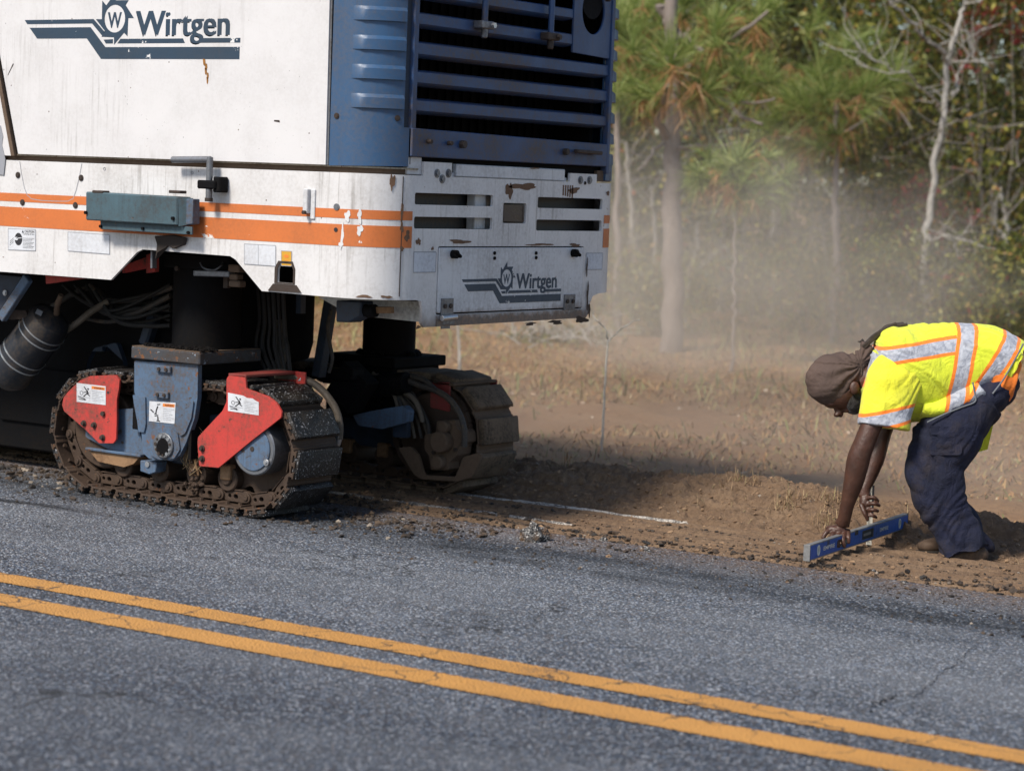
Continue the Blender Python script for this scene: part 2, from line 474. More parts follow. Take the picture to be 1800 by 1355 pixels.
def sheet(name, mat, x0, x1, y0, y1, z, nx=1, ny=1, kind='structure', label=None, zf=None):
    xs = np.linspace(x0, x1, nx + 1); ys = np.linspace(y0, y1, ny + 1)
    X, Y = np.meshgrid(xs, ys, indexing='xy')
    Z = np.full_like(X, z) if zf is None else zf(X, Y)
    vs = np.stack([X, Y, Z], -1).reshape(-1, 3)
    i = np.arange(ny)[:, None] * (nx + 1) + np.arange(nx)[None]
    fs = np.stack([i, i + 1, i + nx + 2, i + nx + 1], -1).reshape(-1, 4)
    me = fast_mesh(name, vs, fs)
    me.materials.append(mat)
    o = bpy.data.objects.new(name, me); COL.objects.link(o)
    if kind: o['kind'] = kind
    if label: o['label'] = label
    return o
def fast_mesh(name, vs, fs, smooth=True):
    vs = np.asarray(vs, np.float32); fs = np.asarray(fs, np.int32)
    me = bpy.data.meshes.new(name)
    n, k = fs.shape
    me.vertices.add(len(vs)); me.vertices.foreach_set('co', vs.ravel())
    me.loops.add(n * k); me.loops.foreach_set('vertex_index', fs.ravel())
    me.polygons.add(n); me.polygons.foreach_set('loop_start', np.arange(n, dtype=np.int32) * k)
    me.polygons.foreach_set('use_smooth', np.full(n, smooth))
    me.update(calc_edges=True)
    return me
def vnoise(X, Y, sc, seed=0, octv=4, rough=.55):
    """value noise on arrays"""
    out = np.zeros_like(X, dtype=float); amp = 1.0; tot = 0
    for o in range(octv):
        g = np.random.default_rng(seed * 31 + o).random((257, 257))
        x = X * sc * 2 ** o + 61.3; y = Y * sc * 2 ** o + 17.7
        xi = np.floor(x).astype(int); yi = np.floor(y).astype(int)
        fx = x - xi; fy = y - yi; fx = fx * fx * (3 - 2 * fx); fy = fy * fy * (3 - 2 * fy)
        a = g[xi % 257, yi % 257]; b = g[(xi + 1) % 257, yi % 257]; c = g[xi % 257, (yi + 1) % 257]; d = g[(xi + 1) % 257, (yi + 1) % 257]
        out += amp * ((a * (1 - fx) + b * fx) * (1 - fy) + (c * (1 - fx) + d * fx) * fy); tot += amp; amp *= rough
    return out / tot - .5

def smooth(a, lo, hi):
    t = np.clip((a - lo) / (hi - lo), 0, 1); return t * t * (3 - 2 * t)
def verge_height(X, Y):
    n1 = vnoise(X, Y, 1.3, 1); n2 = vnoise(X, Y, 7, 2, 5); n3 = vnoise(X, Y, 28, 3, 4)
    edge = 9.16 + .10 * vnoise(X, 0 * Y, 1.7, 4) + .05 * vnoise(X, 0 * Y, 9, 5)
    on_road = smooth(Y, edge, edge + .10)
    groove = .010 * np.sin(Y * 62 + 1.5 * vnoise(X, Y, 1.2, 6)) + .016 * vnoise(X * .08, Y, 18, 7, 4) + .004 * np.sin(Y * 150 + 2 * vnoise(X, Y, .8, 8))
    z = -.012 + on_road * (.020 + groove + .010 * n2 + .006 * n3)
    # pavement edge, shallow cut behind it
    drop = smooth(Y, 9.93, 10.02)
    z = z - drop * (.035 + .02 * n2)
    # windrow of loose soil
    ridge_y = 10.66 + .10 * n1
    hgt = .150 + .06 * n1 + .012 * np.sin(X * 1.9)
    cut = smooth(X, -4.75, -4.45) * (1 - smooth(X, -3.72, -3.55)) * (1 - smooth(Y, 10.5, 10.75))     # trodden hollow where the worker stands
    bank = np.exp(-((Y - ridge_y) / .36) ** 2) * hgt * (1 + .5 * n2)
    z = z + bank * smooth(Y, 9.98, 10.25) * (1 - .85 * cut) + smooth(Y, 10.0, 10.2) * (.05 * n2 + .045 * n3)
    z = z + (.05 * smooth(X, -3.9, -3.55) * smooth(Y, 10.1, 10.25))
    z = z - .12 * smooth(Y, 11.1, 11.7)
    return z
grd = sheet('ground', m_field, -700, 500, -300, 900, -.20)
fld = sheet('field', m_field, -26, 6, 11.55, 34, -.09, 320, 260, zf=lambda X, Y: -.09 + .10 * vnoise(X, Y, .5, 11) + .06 * vnoise(X, Y, 3, 12) - .10 * smooth(np.abs(X + 10), 14, 16) + .12 * smooth(Y, 14, 22))
road = sheet('road', m_asphalt, -300, 200, -3.0, 9.97, 0.0)
def ragged_strip(name, mat, x0, x1, y0, y1, z, n, amp, label):
    xs = np.linspace(x0, x1, n)
    r = np.random.default_rng(int(y0 * 100))
    a = y0 + amp * (r.random(n) - .5); b = y1 + amp * (r.random(n) - .5)
    vs = np.concatenate([np.stack([xs, a, np.full(n, z)], 1), np.stack([xs, b, np.full(n, z)], 1)])
    i = np.arange(n - 1)
    o = bpy.data.objects.new(name, fast_mesh(name, vs, np.stack([i, i + 1, i + 1 + n, i + n], 1)))
    o.data.materials.append(mat); COL.objects.link(o); o['kind'] = 'structure'; o['label'] = label
    return o
for (x0, x1, n) in ((-9.5, -1.0, 900),):
    ragged_strip('road_marking', m_yellow, x0, x1, 6.447, 6.600, .004, n, .010, 'far yellow centre line painted on the grey road')
    ragged_strip('road_marking', m_yellow, x0, x1, 6.105, 6.275, .004, n, .010, 'near yellow centre line painted on the grey road')
for (x0, x1) in ((-300, -9.5), (-1.0, 200)):
    ragged_strip('road_marking', m_yellow, x0, x1, 6.447, 6.600, .004, 60, .0, 'continuation of the far yellow centre line')
    ragged_strip('road_marking', m_yellow, x0, x1, 6.105, 6.275, .004, 60, .0, 'continuation of the near yellow centre line')
vg = sheet('soil_verge', m_soil, -9.6, -2.2, 9.02, 11.75, 0, 900, 330, zf=verge_height)
vg2 = sheet('soil_verge', m_soil, -60, -9.6, 9.02, 11.75, 0, 400, 60, zf=verge_height)
vg3 = sheet('soil_verge', m_soil, -2.2, 50, 9.02, 11.75, 0, 400, 60, zf=verge_height)

def crack(pts, seed):
    P_ = catmull([G(u, v) for u, v in pts], 14); r = random.Random(seed); vs = []; fs = []
    for i, p in enumerate(P_):
        t = (P_[min(i + 1, len(P_) - 1)] - P_[max(i - 1, 0)]).normalized(); nn = Vector((-t.y, t.x, 0)); j = nn * r.uniform(-.012, .012)
        wd = r.uniform(.0012, .006) * (1 - .6 * i / len(P_))
        vs += [tuple(p + j - nn * wd + Vector((0, 0, .003))), tuple(p + j + nn * wd + Vector((0, 0, .003)))]
        if i and r.random() > .18: fs.append((2 * i - 2, 2 * i - 1, 2 * i + 1, 2 * i))
    o = bpy.data.objects.new('road_crack', fast_mesh('road_crack', vs, fs)); o.data.materials.append(m_ink); COL.objects.link(o)
    tag(o, 'thin dark crack running across the grey asphalt', None, None, 'structure')
crack([(1527, 1252), (1545, 1238), (1575, 1222), (1612, 1222), (1650, 1190), (1690, 1158), (1720, 1130)], 3)
crack([(1535, 1238), (1560, 1228), (1580, 1220)], 5)
def vz(x, y): return float(verge_height(np.array([[x]]), np.array([[y]]))[0, 0]) if y > 9.05 else 0.0
# worn white edge line showing through the soil, following its surface
def line_on_soil(x0, x1, y0, y1, lift, seed, label, thr):
    nx, ny = int((x1 - x0) / .012), 8
    xs = np.linspace(x0, x1, nx + 1); ys = np.linspace(y0, y1, ny + 1)
    X, Y = np.meshgrid(xs, ys)
    Y = Y + .012 * vnoise(X, Y, 9, seed)
    Z = verge_height(X, Y) + lift
    keep = vnoise(X * .35, Y, 14, seed + 1, 4, .7) > thr + .35 * smooth(X, x1 - .25, x1) + .3 * (1 - smooth(X, x0, x0 + .3))
    vs = np.stack([X, Y, Z], -1).reshape(-1, 3)
    i = (np.arange(ny)[:, None] * (nx + 1) + np.arange(nx)[None])
    fs = np.stack([i, i + 1, i + nx + 2, i + nx + 1], -1)[keep[:-1, :-1]]
    o = bpy.data.objects.new('edge_line', fast_mesh('edge_line', vs, fs.reshape(-1, 4)))
    o.data.materials.append(m_whiteline); COL.objects.link(o); o['kind'] = 'structure'; o['label'] = label
line_on_soil(-8.2, -5.35, 9.905, 9.965, .006, 41, 'worn white edge line along the broken pavement edge', -.24)
line_on_soil(-7.6, -5.75, 9.40, 9.50, .004, 51, 'faint pale streak scraped into the soil strip', -.10)

# ------------------------------------------------------------------ loose stuff on the ground
def scatter_chunks(name, n, xr, yf, sz, mat, label, seed, zf=None, flat=.7):
    r = np.random.default_rng(seed)
    ico = [(0, 0, 1), (.89, 0, .45), (.28, .85, .45), (-.72, .53, .45), (-.72, -.53, .45), (.28, -.85, .45), (.72, .53, -.45), (-.28, .85, -.45), (-.89, 0, -.45), (-.28, -.85, -.45), (.72, -.53, -.45), (0, 0, -1)]
    fi = np.array([(0, 1, 2), (0, 2, 3), (0, 3, 4), (0, 4, 5), (0, 5, 1), (1, 6, 2), (2, 7, 3), (3, 8, 4), (4, 9, 5), (5, 10, 1), (6, 7, 2), (7, 8, 3), (8, 9, 4), (9, 10, 5), (10, 6, 1), (11, 7, 6), (11, 8, 7), (11, 9, 8), (11, 10, 9), (11, 6, 10)])
    ico = np.array(ico)
    xs = r.uniform(xr[0], xr[1], n); ys = yf(r, n, xs)
    s = sz[0] * (sz[1] / sz[0]) ** (r.random(n) ** 2.6)
    z = np.where(ys > 9.05, verge_height(xs[None], ys[None])[0], 0.0)
    V = ico[None] * (1 + .55 * (r.random((n, 12, 1)) - .5) * 2)
    th = r.uniform(0, 6.28, n)
    sc = np.stack([s * r.uniform(.8, 1.4, n), s * r.uniform(.7, 1.1, n), s * flat * r.uniform(.7, 1.1, n)], 1)
    V = V * sc[:, None]
    c, t = np.cos(th)[:, None], np.sin(th)[:, None]
    V = np.stack([V[..., 0] * c - V[..., 1] * t, V[..., 0] * t + V[..., 1] * c, V[..., 2]], -1)
    V = V + np.stack([xs, ys, np.maximum(z, -.02) + sc[:, 2] * .45], 1)[:, None]
    F = (fi[None] + np.arange(n)[:, None, None] * 12).reshape(-1, 3)
    o = bpy.data.objects.new(name, fast_mesh(name, V.reshape(-1, 3), F, smooth=False))
    o.data.materials.append(mat); COL.objects.link(o)
    tag(o, label, None, None, 'stuff')
    return o
def crumb_material(name, a, b, shine):
    k = NT(name)
    r = k.n('ShaderNodeNewGeometry').outputs['Random Per Island']
    c = k.mix(r, a, b)
    c = k.mix(k.ramp(r, .97, .98), c, (.30, .25, .20))
    c = k.mix(k.ramp(k.noise(300, 3, .7), .62, .7, 0, .5), c, (.3, .27, .24))
    return k.set(Base__Color=c, Roughness=shine, Normal=k.bump(k.noise(220, 3, .7), .7, .004))
m_crumb = crumb_material('milled_asphalt_crumbs', (.010, .009, .009), (.085, .055, .034), .7)
m_clod = crumb_material('soil_clods', (.15, .088, .048), (.34, .22, .13), .95)
scatter_chunks('asphalt_crumbs', 2200, (-9.5, -2.4), lambda r, n, x: np.where(r.random(n) < .5, 9.52, 9.74) + .03 * r.standard_normal(n) + .02 * np.sin(x * 3), (.002, .011), m_crumb, 'dark crumbs lined up in the grooves of the scraped strip', 15)
scatter_chunks('asphalt_crumbs', 9000, (-9.5, -2.4), lambda r, n, x: 9.22 + .095 * r.standard_normal(n) + .05 * np.sin(x * 5), (.002, .017), m_crumb, 'dark milled asphalt crumbs along the seam between road and soil', 5)
scatter_chunks('asphalt_crumbs', 1600, (-9.5, -2.4), lambda r, n, x: 9.10 - np.abs(.42 * r.standard_normal(n)), (.0025, .010), m_crumb, 'sparse dark grit scattered over the grey road by the verge', 6)
scatter_chunks('asphalt_crumbs', 2600, (-9.4, -6.0), lambda r, n, x: 8.95 - np.abs(.33 * r.standard_normal(n)) + .3 * r.random(n), (.003, .020), m_crumb, 'black crumbs fallen around the near crawler track', 8)
scatter_chunks('soil_clods', 2600, (-9.5, -2.4), lambda r, n, x: r.uniform(9.15, 10.0, n), (.003, .013), m_clod, 'small brown clods on the scraped soil strip', 7)
scatter_chunks('soil_clods', 7000, (-9.5, -2.4), lambda r, n, x: 10.05 + np.abs(.5 * r.standard_normal(n)), (.002, .013), m_clod, 'brown clods on the loose soil bank', 9)

def chunk(u, v, size, label, seed, mat, group=None):
    g = G(u, v)
    z = vz(g.x, g.y)
    bm = bmesh.new(); bmesh.ops.create_icosphere(bm, subdivisions=3, radius=1)
    me = bpy.data.meshes.new('chunk')
    for q in bm.verts:
        n = noise.noise(q.co * 1.4 + Vector((seed, 0, 0))) * .55 + noise.noise(q.co * 5 + Vector((seed, 3, 0))) * .18
        q.co = Vector((q.co.x * size[0], q.co.y * size[1], max(q.co.z, -.55) * size[2])) * (1 + n)
    for f in bm.faces: f.smooth = False
    bm.to_mesh(me); bm.free(); me.materials.append(mat)
    o = bpy.data.objects.new('asphalt_chunk', me); COL.objects.link(o)
    o.location = (g.x, g.y, z + size[2] * .5); o.rotation_euler.z = seed
    return tag(o, label, 'asphalt chunk', group)
def chunk_mat():
    k = NT('broken_asphalt')
    v = k.n('ShaderNodeTexVoronoi', Vector=k.co, Scale=120.0)
    c0 = k.n('ShaderNodeSeparateColor', Color=v.outputs['Color']).outputs[0]
    c = k.colors(c0, [(0, (.014, .014, .016)), (.5, (.045, .043, .042)), (.8, (.16, .155, .15)), (1, (.5, .48, .45))])
    c = k.mix(k.ramp(k.noise(20, 3), .45, .65), c, (.14, .085, .05))
    return k.set(Base__Color=c, Roughness=.75, Normal=k.bump(v.outputs['Distance'], .8, .006))
m_chunk = chunk_mat()
chunk(940, 950, (.068, .050, .052), 'largest grey asphalt chunk, alone on the road edge right of the tracks', 1.3, m_chunk)
for i, (u, v, s, l) in enumerate([
        (1022, 948, .022, 'black lump just right of the largest asphalt chunk'),
        (1062, 950, .020, 'small black lump, second right of the largest chunk'),
        (1134, 968, .030, 'flat black lump half way between the largest chunk and the blue level'),
        (1070, 979, .011, 'round brown pebble lying apart on the grey road'),
        (1256, 982, .018, 'small dark lump left of the blue level at the seam'),
        (1224, 1034, .010, 'tiny dark stone out on the open road'),
        (1385, 1024, .014, 'dark pebble on the road below the left end of the level'),
        (1476, 1024, .013, 'grey blue pebble on the road below the middle of the level'),
        (1590, 1024, .020, 'dark lump at the seam below the right end of the level'),
        (1535, 1008, .020, 'dark lump at the seam under the middle of the level')]):
    chunk(u, v, (s, s * .8, s * .7), l, 2.1 + i * 1.7, m_chunk if i != 3 else m_clod, 'asphalt lumps along the seam')

def blades(name, X, Y, Z, hgt, wid, mat, label, lay=.6, seed=1, up=(0, 0)):
    n = len(X); r = np.random.default_rng(seed)
    th = r.uniform(0, 6.28, n); l = hgt * r.uniform(.5, 1.4, n); tilt = np.clip(lay + .35 * r.standard_normal(n), 0.05, 1.55)
    d = np.stack([np.cos(th) * np.sin(tilt), np.sin(th) * np.sin(tilt), np.cos(tilt)], 1)
    s = np.stack([-np.sin(th), np.cos(th), np.zeros(n)], 1) * (wid * r.uniform(.6, 1.4, n))[:, None]
    p = np.stack([X, Y, Z], 1)
    m = p + d * (l * .55)[:, None]
    dd = d.copy(); dd[:, 2] -= .35 * np.sin(tilt) + .1
    e = m + dd * (l * .45)[:, None]
    V = np.stack([p - s, p + s, m + s * .8, m - s * .8, e], 1).reshape(-1, 3)
    k = np.arange(n)[:, None] * 5
    F = np.concatenate([k + [0, 1, 2], k + [0, 2, 3], k + [3, 2, 4]])
    o = bpy.data.objects.new(name, fast_mesh(name, V, F, smooth=False))
    o.data.materials.append(mat); COL.objects.link(o)
    return tag(o, label, None, None, 'stuff')
def blade_material(name, stops, rough=.8, trans=0.0):
    k = NT(name)
    r = k.n('ShaderNodeNewGeometry').outputs['Random Per Island']
    c = k.colors(r, stops)
    return k.set(Base__Color=c, Roughness=rough)
m_straw = blade_material('dry_straw', [(0, (.16, .09, .045)), (.4, (.30, .19, .10)), (.75, (.42, .30, .17)), (1, (.24, .22, .09))])
m_fieldgrass = blade_material('field_grass', [(0, (.18, .08, .03)), (.25, (.36, .17, .06)), (.5, (.42, .26, .11)), (.72, (.28, .22, .08)), (.88, (.15, .17, .05)), (1, (.50, .40, .25))])
m_greengrass = blade_material('green_weeds', [(0, (.10, .12, .035)), (.5, (.19, .20, .06)), (1, (.32, .28, .12))])
r_ = np.random.default_rng(3)
def on_verge(n, yf, clump=0):
    X = r_.uniform(-9.5, -2.4, n)
    if clump:
        cx = r_.uniform(-9.3, -2.5, clump); X = cx[r_.integers(0, clump, n)] + .07 * r_.standard_normal(n)
    Y = yf(n)
    return X, Y, verge_height(X[None], Y[None])[0]
blades('straw', *on_verge(2600, lambda n: 10.1 + r_.random(n) * 1.2), .06, .0012, m_straw, 'dry straw and roots lying on the loose soil bank', 1.25, 2)
blades('straw', *on_verge(260, lambda n: 9.15 + r_.random(n) * .8), .045, .001, m_straw, 'stray straw stalks on the scraped strip', 1.45, 3)
cx = np.array([-6.75, -6.0, -5.6, -5.25, -5.05, -4.95, -3.4, -3.0, -8.0, -7.3]); cy = np.array([10.75, 10.8, 10.6, 10.45, 10.55, 10.3, 10.5, 10.7, 10.8, 10.9])
ii = r_.integers(0, 10, 900); X = cx[ii] + .05 * r_.standard_normal(900); Y = cy[ii] + .05 * r_.standard_normal(900)
blades('grass_tufts', X, Y, verge_height(X[None], Y[None])[0], .085, .0014, m_straw, 'uprooted tufts of dry grass on the soil bank', .7, 4)
n = 120000
X = r_.uniform(-21, -1.5, n); Y = 11.4 + 12.5 * r_.random(n) ** .9
zf = lambda X, Y: -.09 + .10 * vnoise(X, Y, .5, 11) + .06 * vnoise(X, Y, 3, 12) + .12 * smooth(Y, 14, 22)
k_ = vnoise(X, Y, .9, 21) > -.12
blades('dry_grass', X[k_], Y[k_], zf(X[k_], Y[k_]), .07, .0045, m_fieldgrass, 'tawny dry grass and pine straw covering the field before the wood', 1.15, 5)
n = 9000
X = r_.uniform(-22, -3, n); Y = 13.5 + 12 * r_.random(n) ** .6
k_ = vnoise(X, Y, .7, 22) > .04
blades('green_weeds', X[k_], Y[k_], zf(X[k_], Y[k_]), .16, .007, m_greengrass, 'low green weeds at the foot of the wood', .8, 6)
# ------------------------------------------------------------------ the road milling machine
XR = -6.2; AR = 0.25; YS = 8.25; YF = 10.37
mach = thing('milling_machine', 'large white and blue road milling machine on crawler tracks at the road edge', 'milling machine', (-7.6, 9.3, 0))
LA = AR * math.pi / 2; LW = (YF - YS) - 2 * AR
def wrap(s, z, d, off=0.0):
    """s runs along the machine's plan outline: side < 0, near corner 0..LA, rear, far corner, far side; d grows inwards"""
    if s <= 0: return Vector((XR - AR + s, YS + d, z))
    if s <= LA:
        a = s / AR; r = AR - d
        return Vector((XR - AR + r * math.sin(a), YS + AR - r * math.cos(a), z))
    s -= LA
    if s <= LW: return Vector((XR - d, YS + AR + s, z))
    s -= LW
    if s <= LA:
        a = s / AR; r = AR - d
        return Vector((XR - AR + r * math.cos(a), YF - AR + r * math.sin(a), z))
    return Vector((XR - AR - (s - LA), YF - d, z))
def su(u, v, d=0.0):
    """sight line through (u, v) -> (s, z) on the outline"""
    p = S(u, v, YS + d)
    if p.x <= XR - AR: return (p.x - XR + AR, p.z)
    q = B(u, v, XR - d)
    if q.y >= YS + AR: return (LA + q.y - YS - AR, q.z)
    dd = ray(u, v)
    best = None
    for i in range(161):
        a = math.pi / 2 * i / 160
        c = wrap(a * AR, 0, d)
        e = abs((c.x - CAM[0]) * dd[1] - (c.y - CAM[1]) * dd[0])
        if best is None or e < best[0]: best = (e, a, c)
    t = (best[2].y - CAM[1]) / dd[1]
    return (best[1] * AR, CAM[2] + t * dd[2])
def skin(name, poly, mat, d0=0.0, d1=.012, holes=(), parent=mach, label=None, step=.03, bevel=0.0):
    """sheet metal following the outline, from depth d0 (outer) to d1 (inner)"""
    loops = [list(poly)] + [list(h) for h in holes]
    flat = [p for l in loops for p in l]
    tris = tessellate_polygon([[Vector((p[0], p[1], 0)) for p in l] for l in loops])
    bm = bmesh.new()
    vv = [bm.verts.new((p[0], p[1], 0)) for p in flat]
    for t in tris:
        try: bm.faces.new([vv[i] for i in t])
        except ValueError: pass
    smin = min(p[0] for p in flat); smax = max(p[0] for p in flat)
    cuts = [LA * i / 8 for i in range(9)] + [LA + LW + LA * i / 8 for i in range(9)]
    for c in cuts:
        if smin < c < smax:
            bmesh.ops.bisect_plane(bm, geom=bm.verts[:] + bm.edges[:] + bm.faces[:], plane_co=(c, 0, 0), plane_no=(1, 0, 0), dist=1e-6)
    bmesh.ops.remove_doubles(bm, verts=bm.verts, dist=1e-6)
    bm.verts.index_update()
    P = [v.co.copy() for v in bm.verts]; n = len(P)
    m = MB()
    m.v = [wrap(p.x, p.y, d0) for p in P] + [wrap(p.x, p.y, d1) for p in P]
    m.f = [tuple(v.index for v in f.verts) for f in bm.faces] + [tuple(v.index + n for v in f.verts)[::-1] for f in bm.faces]
    m.f += [(e.verts[0].index, e.verts[1].index, e.verts[1].index + n, e.verts[0].index + n) for e in bm.edges if len(e.link_faces) == 1]
    bm.free()
    return m.build(name, mat, parent, label=label, bevel=bevel, ang=25)

ZT, ZB, SL = 1.652, 1.100, -4.8
SEND = LA * 2 + LW + 2.6
def pu(pts): return [su(u, v) for u, v in pts]
# --- chassis skin with its cut-outs
cut = [su(195, 490)[0], su(245, 438)[0], su(410, 452)[0], su(460, 511)[0]]
yb0 = LA + (8.59 - YS - AR); yb1 = LA + (10.03 - YS - AR); yb2 = LA + LW
out = [(SL, ZT), (SL, ZB), (cut[0], ZB)] + [(cut[1] - .015, 1.240), (cut[1] + .02, 1.255), (cut[2] - .02, 1.250), (cut[2] + .015, 1.235), (cut[3], ZB)]
out += [(yb0 - .04, ZB - .008), (yb0 - .012, ZB - .014), (yb0, ZB - .04), (yb0, .985), (yb0 + .02, .967), (yb1 - .03, .975), (yb1, 1.0), (yb1 + .004, 1.05), (yb1 + .03, 1.083), (yb1 + .08, 1.095), (yb2 + LA, ZB), (SEND, ZB), (SEND, ZT)]
tabs = [(1040, 0)]
def tab(y0, y1, z): return [(LA + y1 - YS - AR, ZT), (LA + y1 - YS - AR, z), (LA + y0 - YS - AR, z), (LA + y0 - YS - AR, ZT)]
out += tab(9.80, 10.05, 1.695) + tab(8.565, 8.785, 1.715)
def yslot(y0, y1, z0, z1): return rrect(LA + y0 - YS - AR, z0, LA + y1 - YS - AR, z1, .009, 2)
holes = [yslot(8.505, 9.13, 1.522, 1.575), yslot(8.505, 9.13, 1.414, 1.468), yslot(9.515, 10.115, 1.520, 1.573), yslot(9.51, 10.115, 1.410, 1.464),
         yslot(9.218, 9.418, 1.444, 1.540), yslot(8.697, 9.955, 1.022, 1.334)]
hx0 = su(488, 480)[0]; hx1 = su(516, 480)[0]
holes.append([(hx0, 1.145), (hx1, 1.145), (hx1, 1.205), (hx1 - .012, 1.232), (hx0 + .012, 1.232), (hx0, 1.205)])
skin('chassis_skin', out, m_white_low, 0, .014, holes, label='white chassis skin with rounded corners, slots and rusty lower edge')
# rusty rim and lip of the tow eye opening
m = MB()
ring_o = [(hx0 - .016, 1.140), (hx1 + .010, 1.140), (hx1 + .010, 1.21), (hx1 - .006, 1.243), (hx0 + .004, 1.243), (hx0 - .016, 1.21)]
skin('opening_rim', ring_o, m_bolt, -.003, .001, [holes[-1]])
skin('opening_lip', [(hx0 - .05, 1.104), (hx1 + .05, 1.106), (hx1 + .02, 1.138), (hx0 - .02, 1.138)], m_bolt, -.007, -.001)
# seams
skin('corner_seam', [(su(705, 400)[0], 1.11), (su(705, 400)[0] + .004, 1.11), (su(705, 400)[0] + .004, 1.645), (su(705, 400)[0], 1.645)], m_bolt, -.0012, .002)
# stripes: two orange bands round both corners
def stripe(z0, z1, s0, s1, lab):
    skin('orange_stripe', [(s0, z0), (s1, z0), (s1, z1), (s0, z1)], m_orange, -.0015, -.0005, label=lab)
e0 = su(724, 400)[0]
stripe(1.450, 1.491, SL, e0, 'narrow orange stripe along the side'); stripe(1.327, 1.423, SL, e0, 'wide orange stripe along the side')
f0 = LA + LW + .015
stripe(1.450, 1.491, f0, SEND - .1, 'narrow orange stripe round the far corner'); stripe(1.327, 1.423, f0, SEND - .1, 'wide orange stripe round the far corner')
# rust scabs on the skin
def scab(cs, cz, rs, rz, seed, mat, d=-.002, parent=mach, plane=None):
    r = random.Random(seed); n = 26; ph = [r.random() * 6.28 for _ in range(6)]
    pts = []
    for i in range(n):
        a = 2 * math.pi * i / n
        k = 1 + .22 * math.sin(2 * a + ph[0]) + .18 * math.sin(3 * a + ph[1]) + .14 * math.sin(5 * a + ph[2]) + .2 * (r.random() - .5)
        pts.append((cs + rs * k * math.cos(a), cz + rz * k * math.sin(a)))
    skin('rust_scab', pts, mat, d, d + .001)
m_scab = worn('bare_brown_primer', (.17, .095, .055), .8, g=.4, rust=.3, bump=.5)
for i, (u, v, a, b) in enumerate([(690, 320, .014, .045), (706, 372, .008, .05), (706, 400, .010, .03), (716, 415, .02, .028), (706, 437, .012, .013), (640, 521, .05, .006), (680, 522, .03, .008),
                                  (920, 328, .12, .022), (895, 335, .035, .045), (808, 425, .085, .013), (950, 430, .13, .007), (1010, 431, .06, .010), (760, 437, .01, .01),
                                  (940, 296, .05, .004), (1008, 335, .06, .018), (735, 575, .025, .008), (1070, 340, .03, .012), (735, 425, .02, .02)]):
    s_, z_ = su(u, v)
    scab(s_, z_, a * .8, b * .8, 90 + i, m_scab)
m_stain = worn('dark_brown_oil_stain', (.055, .032, .02), .7, g=.6, bump=.4)
for i, (u, v, a, b) in enumerate([(1030, 470, .005, .05), (1031, 520, .008, .06), (1020, 562, .05, .018), (975, 566, .06, .010), (930, 569, .05, .007), (1034, 545, .010, .03)]):
    s_, z_ = su(u, v); scab(s_, z_, a, b, 190 + i, m_stain, -.0072)
m_flake = worn('white_chip', (.72, .72, .72), .5, g=.1)
for i, (u, v, a, b) in enumerate([(611, 380, .015, .020), (632, 380, .010, .028), (602, 415, .007, .05), (632, 405, .012, .022), (600, 430, .010, .012)]):
    s_, z_ = su(u, v); scab(s_, z_, a, b, 150 + i, m_flake, -.0025)
# fasteners
def bolt(name, p, n, r, h, mat, hexa=True, parent=mach, lab=None):
    n = Vector(n).normalized()
    m = MB().cyl(Vector(p) - n * .002, Vector(p) + n * .004, r * 1.45, 16); m.cyl(p, Vector(p) + n * h, r, 6 if hexa else 14)
    return m.build(name, mat, parent, label=lab)
def sbolt(u, v, r=.009, h=.007, mat=m_bolt, d=0.0, name='bolt'):
    s_, z_ = su(u, v, d); p = wrap(s_, z_, d); q = wrap(s_, z_, d - .1)
    return bolt(name, p, q - p, r, h, mat)
for u, v in ((32, 308), (143, 313), (40, 356), (133, 361)): sbolt(u, v, .0105, .007)
for u, v in ((592, 364),): sbolt(u, v, .0105, .005, m_steel)
skin('bolt_hole', [(a + su(591, 404)[0], b + su(591, 404)[1]) for a, b in circle(0, 0, .010, n=14)], m_ink, -.003, -.002)
for u, v in ((184, 297), (338, 304)):
    s_, z_ = su(u, v)
    skin('plug_ring', [(a + s_, b + z_) for a, b in circle(0, 0, .008, n=14)], m_ink_grey, -.002, -.001, [[(a + s_, b + z_) for a, b in circle(0, 0, .0055, n=14)]])
for u, v in ((768, 305), (777, 315), (788, 305)): sbolt(u, v, .014, .010, m_steel)
for u, v in ((1020, 317), (1036, 317)): sbolt(u, v, .014, .010, m_steel)
sbolt(1028, 322, .006, .004)
# flush access flap outline on the side
def polyline(name, pts, wdt, mat, d=-.0016):
    for a, b in zip(pts, pts[1:]):
        A, Bq = Vector(a), Vector(b); t = (Bq - A); 
        if t.length < 1e-5: continue
        nn = Vector((-t.y, t.x)).normalized() * wdt / 2
        yield [tuple(A - nn), tuple(Bq - nn), tuple(Bq + nn), tuple(A + nn)]
def skin_line(name, pts, wdt, mat, d=-.0016, parent=mach):
    m = MB()
    for q in polyline(name, pts, wdt, mat):
        k = len(m.v); m.v += [wrap(a, b, d) for a, b in q]; m.f.append((k, k + 1, k + 2, k + 3))
    return m.build(name, mat, parent)
skin_line('flap_outline', [su(u, v) for u, v in ((35, 284), (38, 305), (43, 330), (48, 343), (56, 350), (75, 353), (100, 354), (120, 354), (129, 349), (134, 335), (140, 310), (144, 288))], .0035, m_ink_grey)

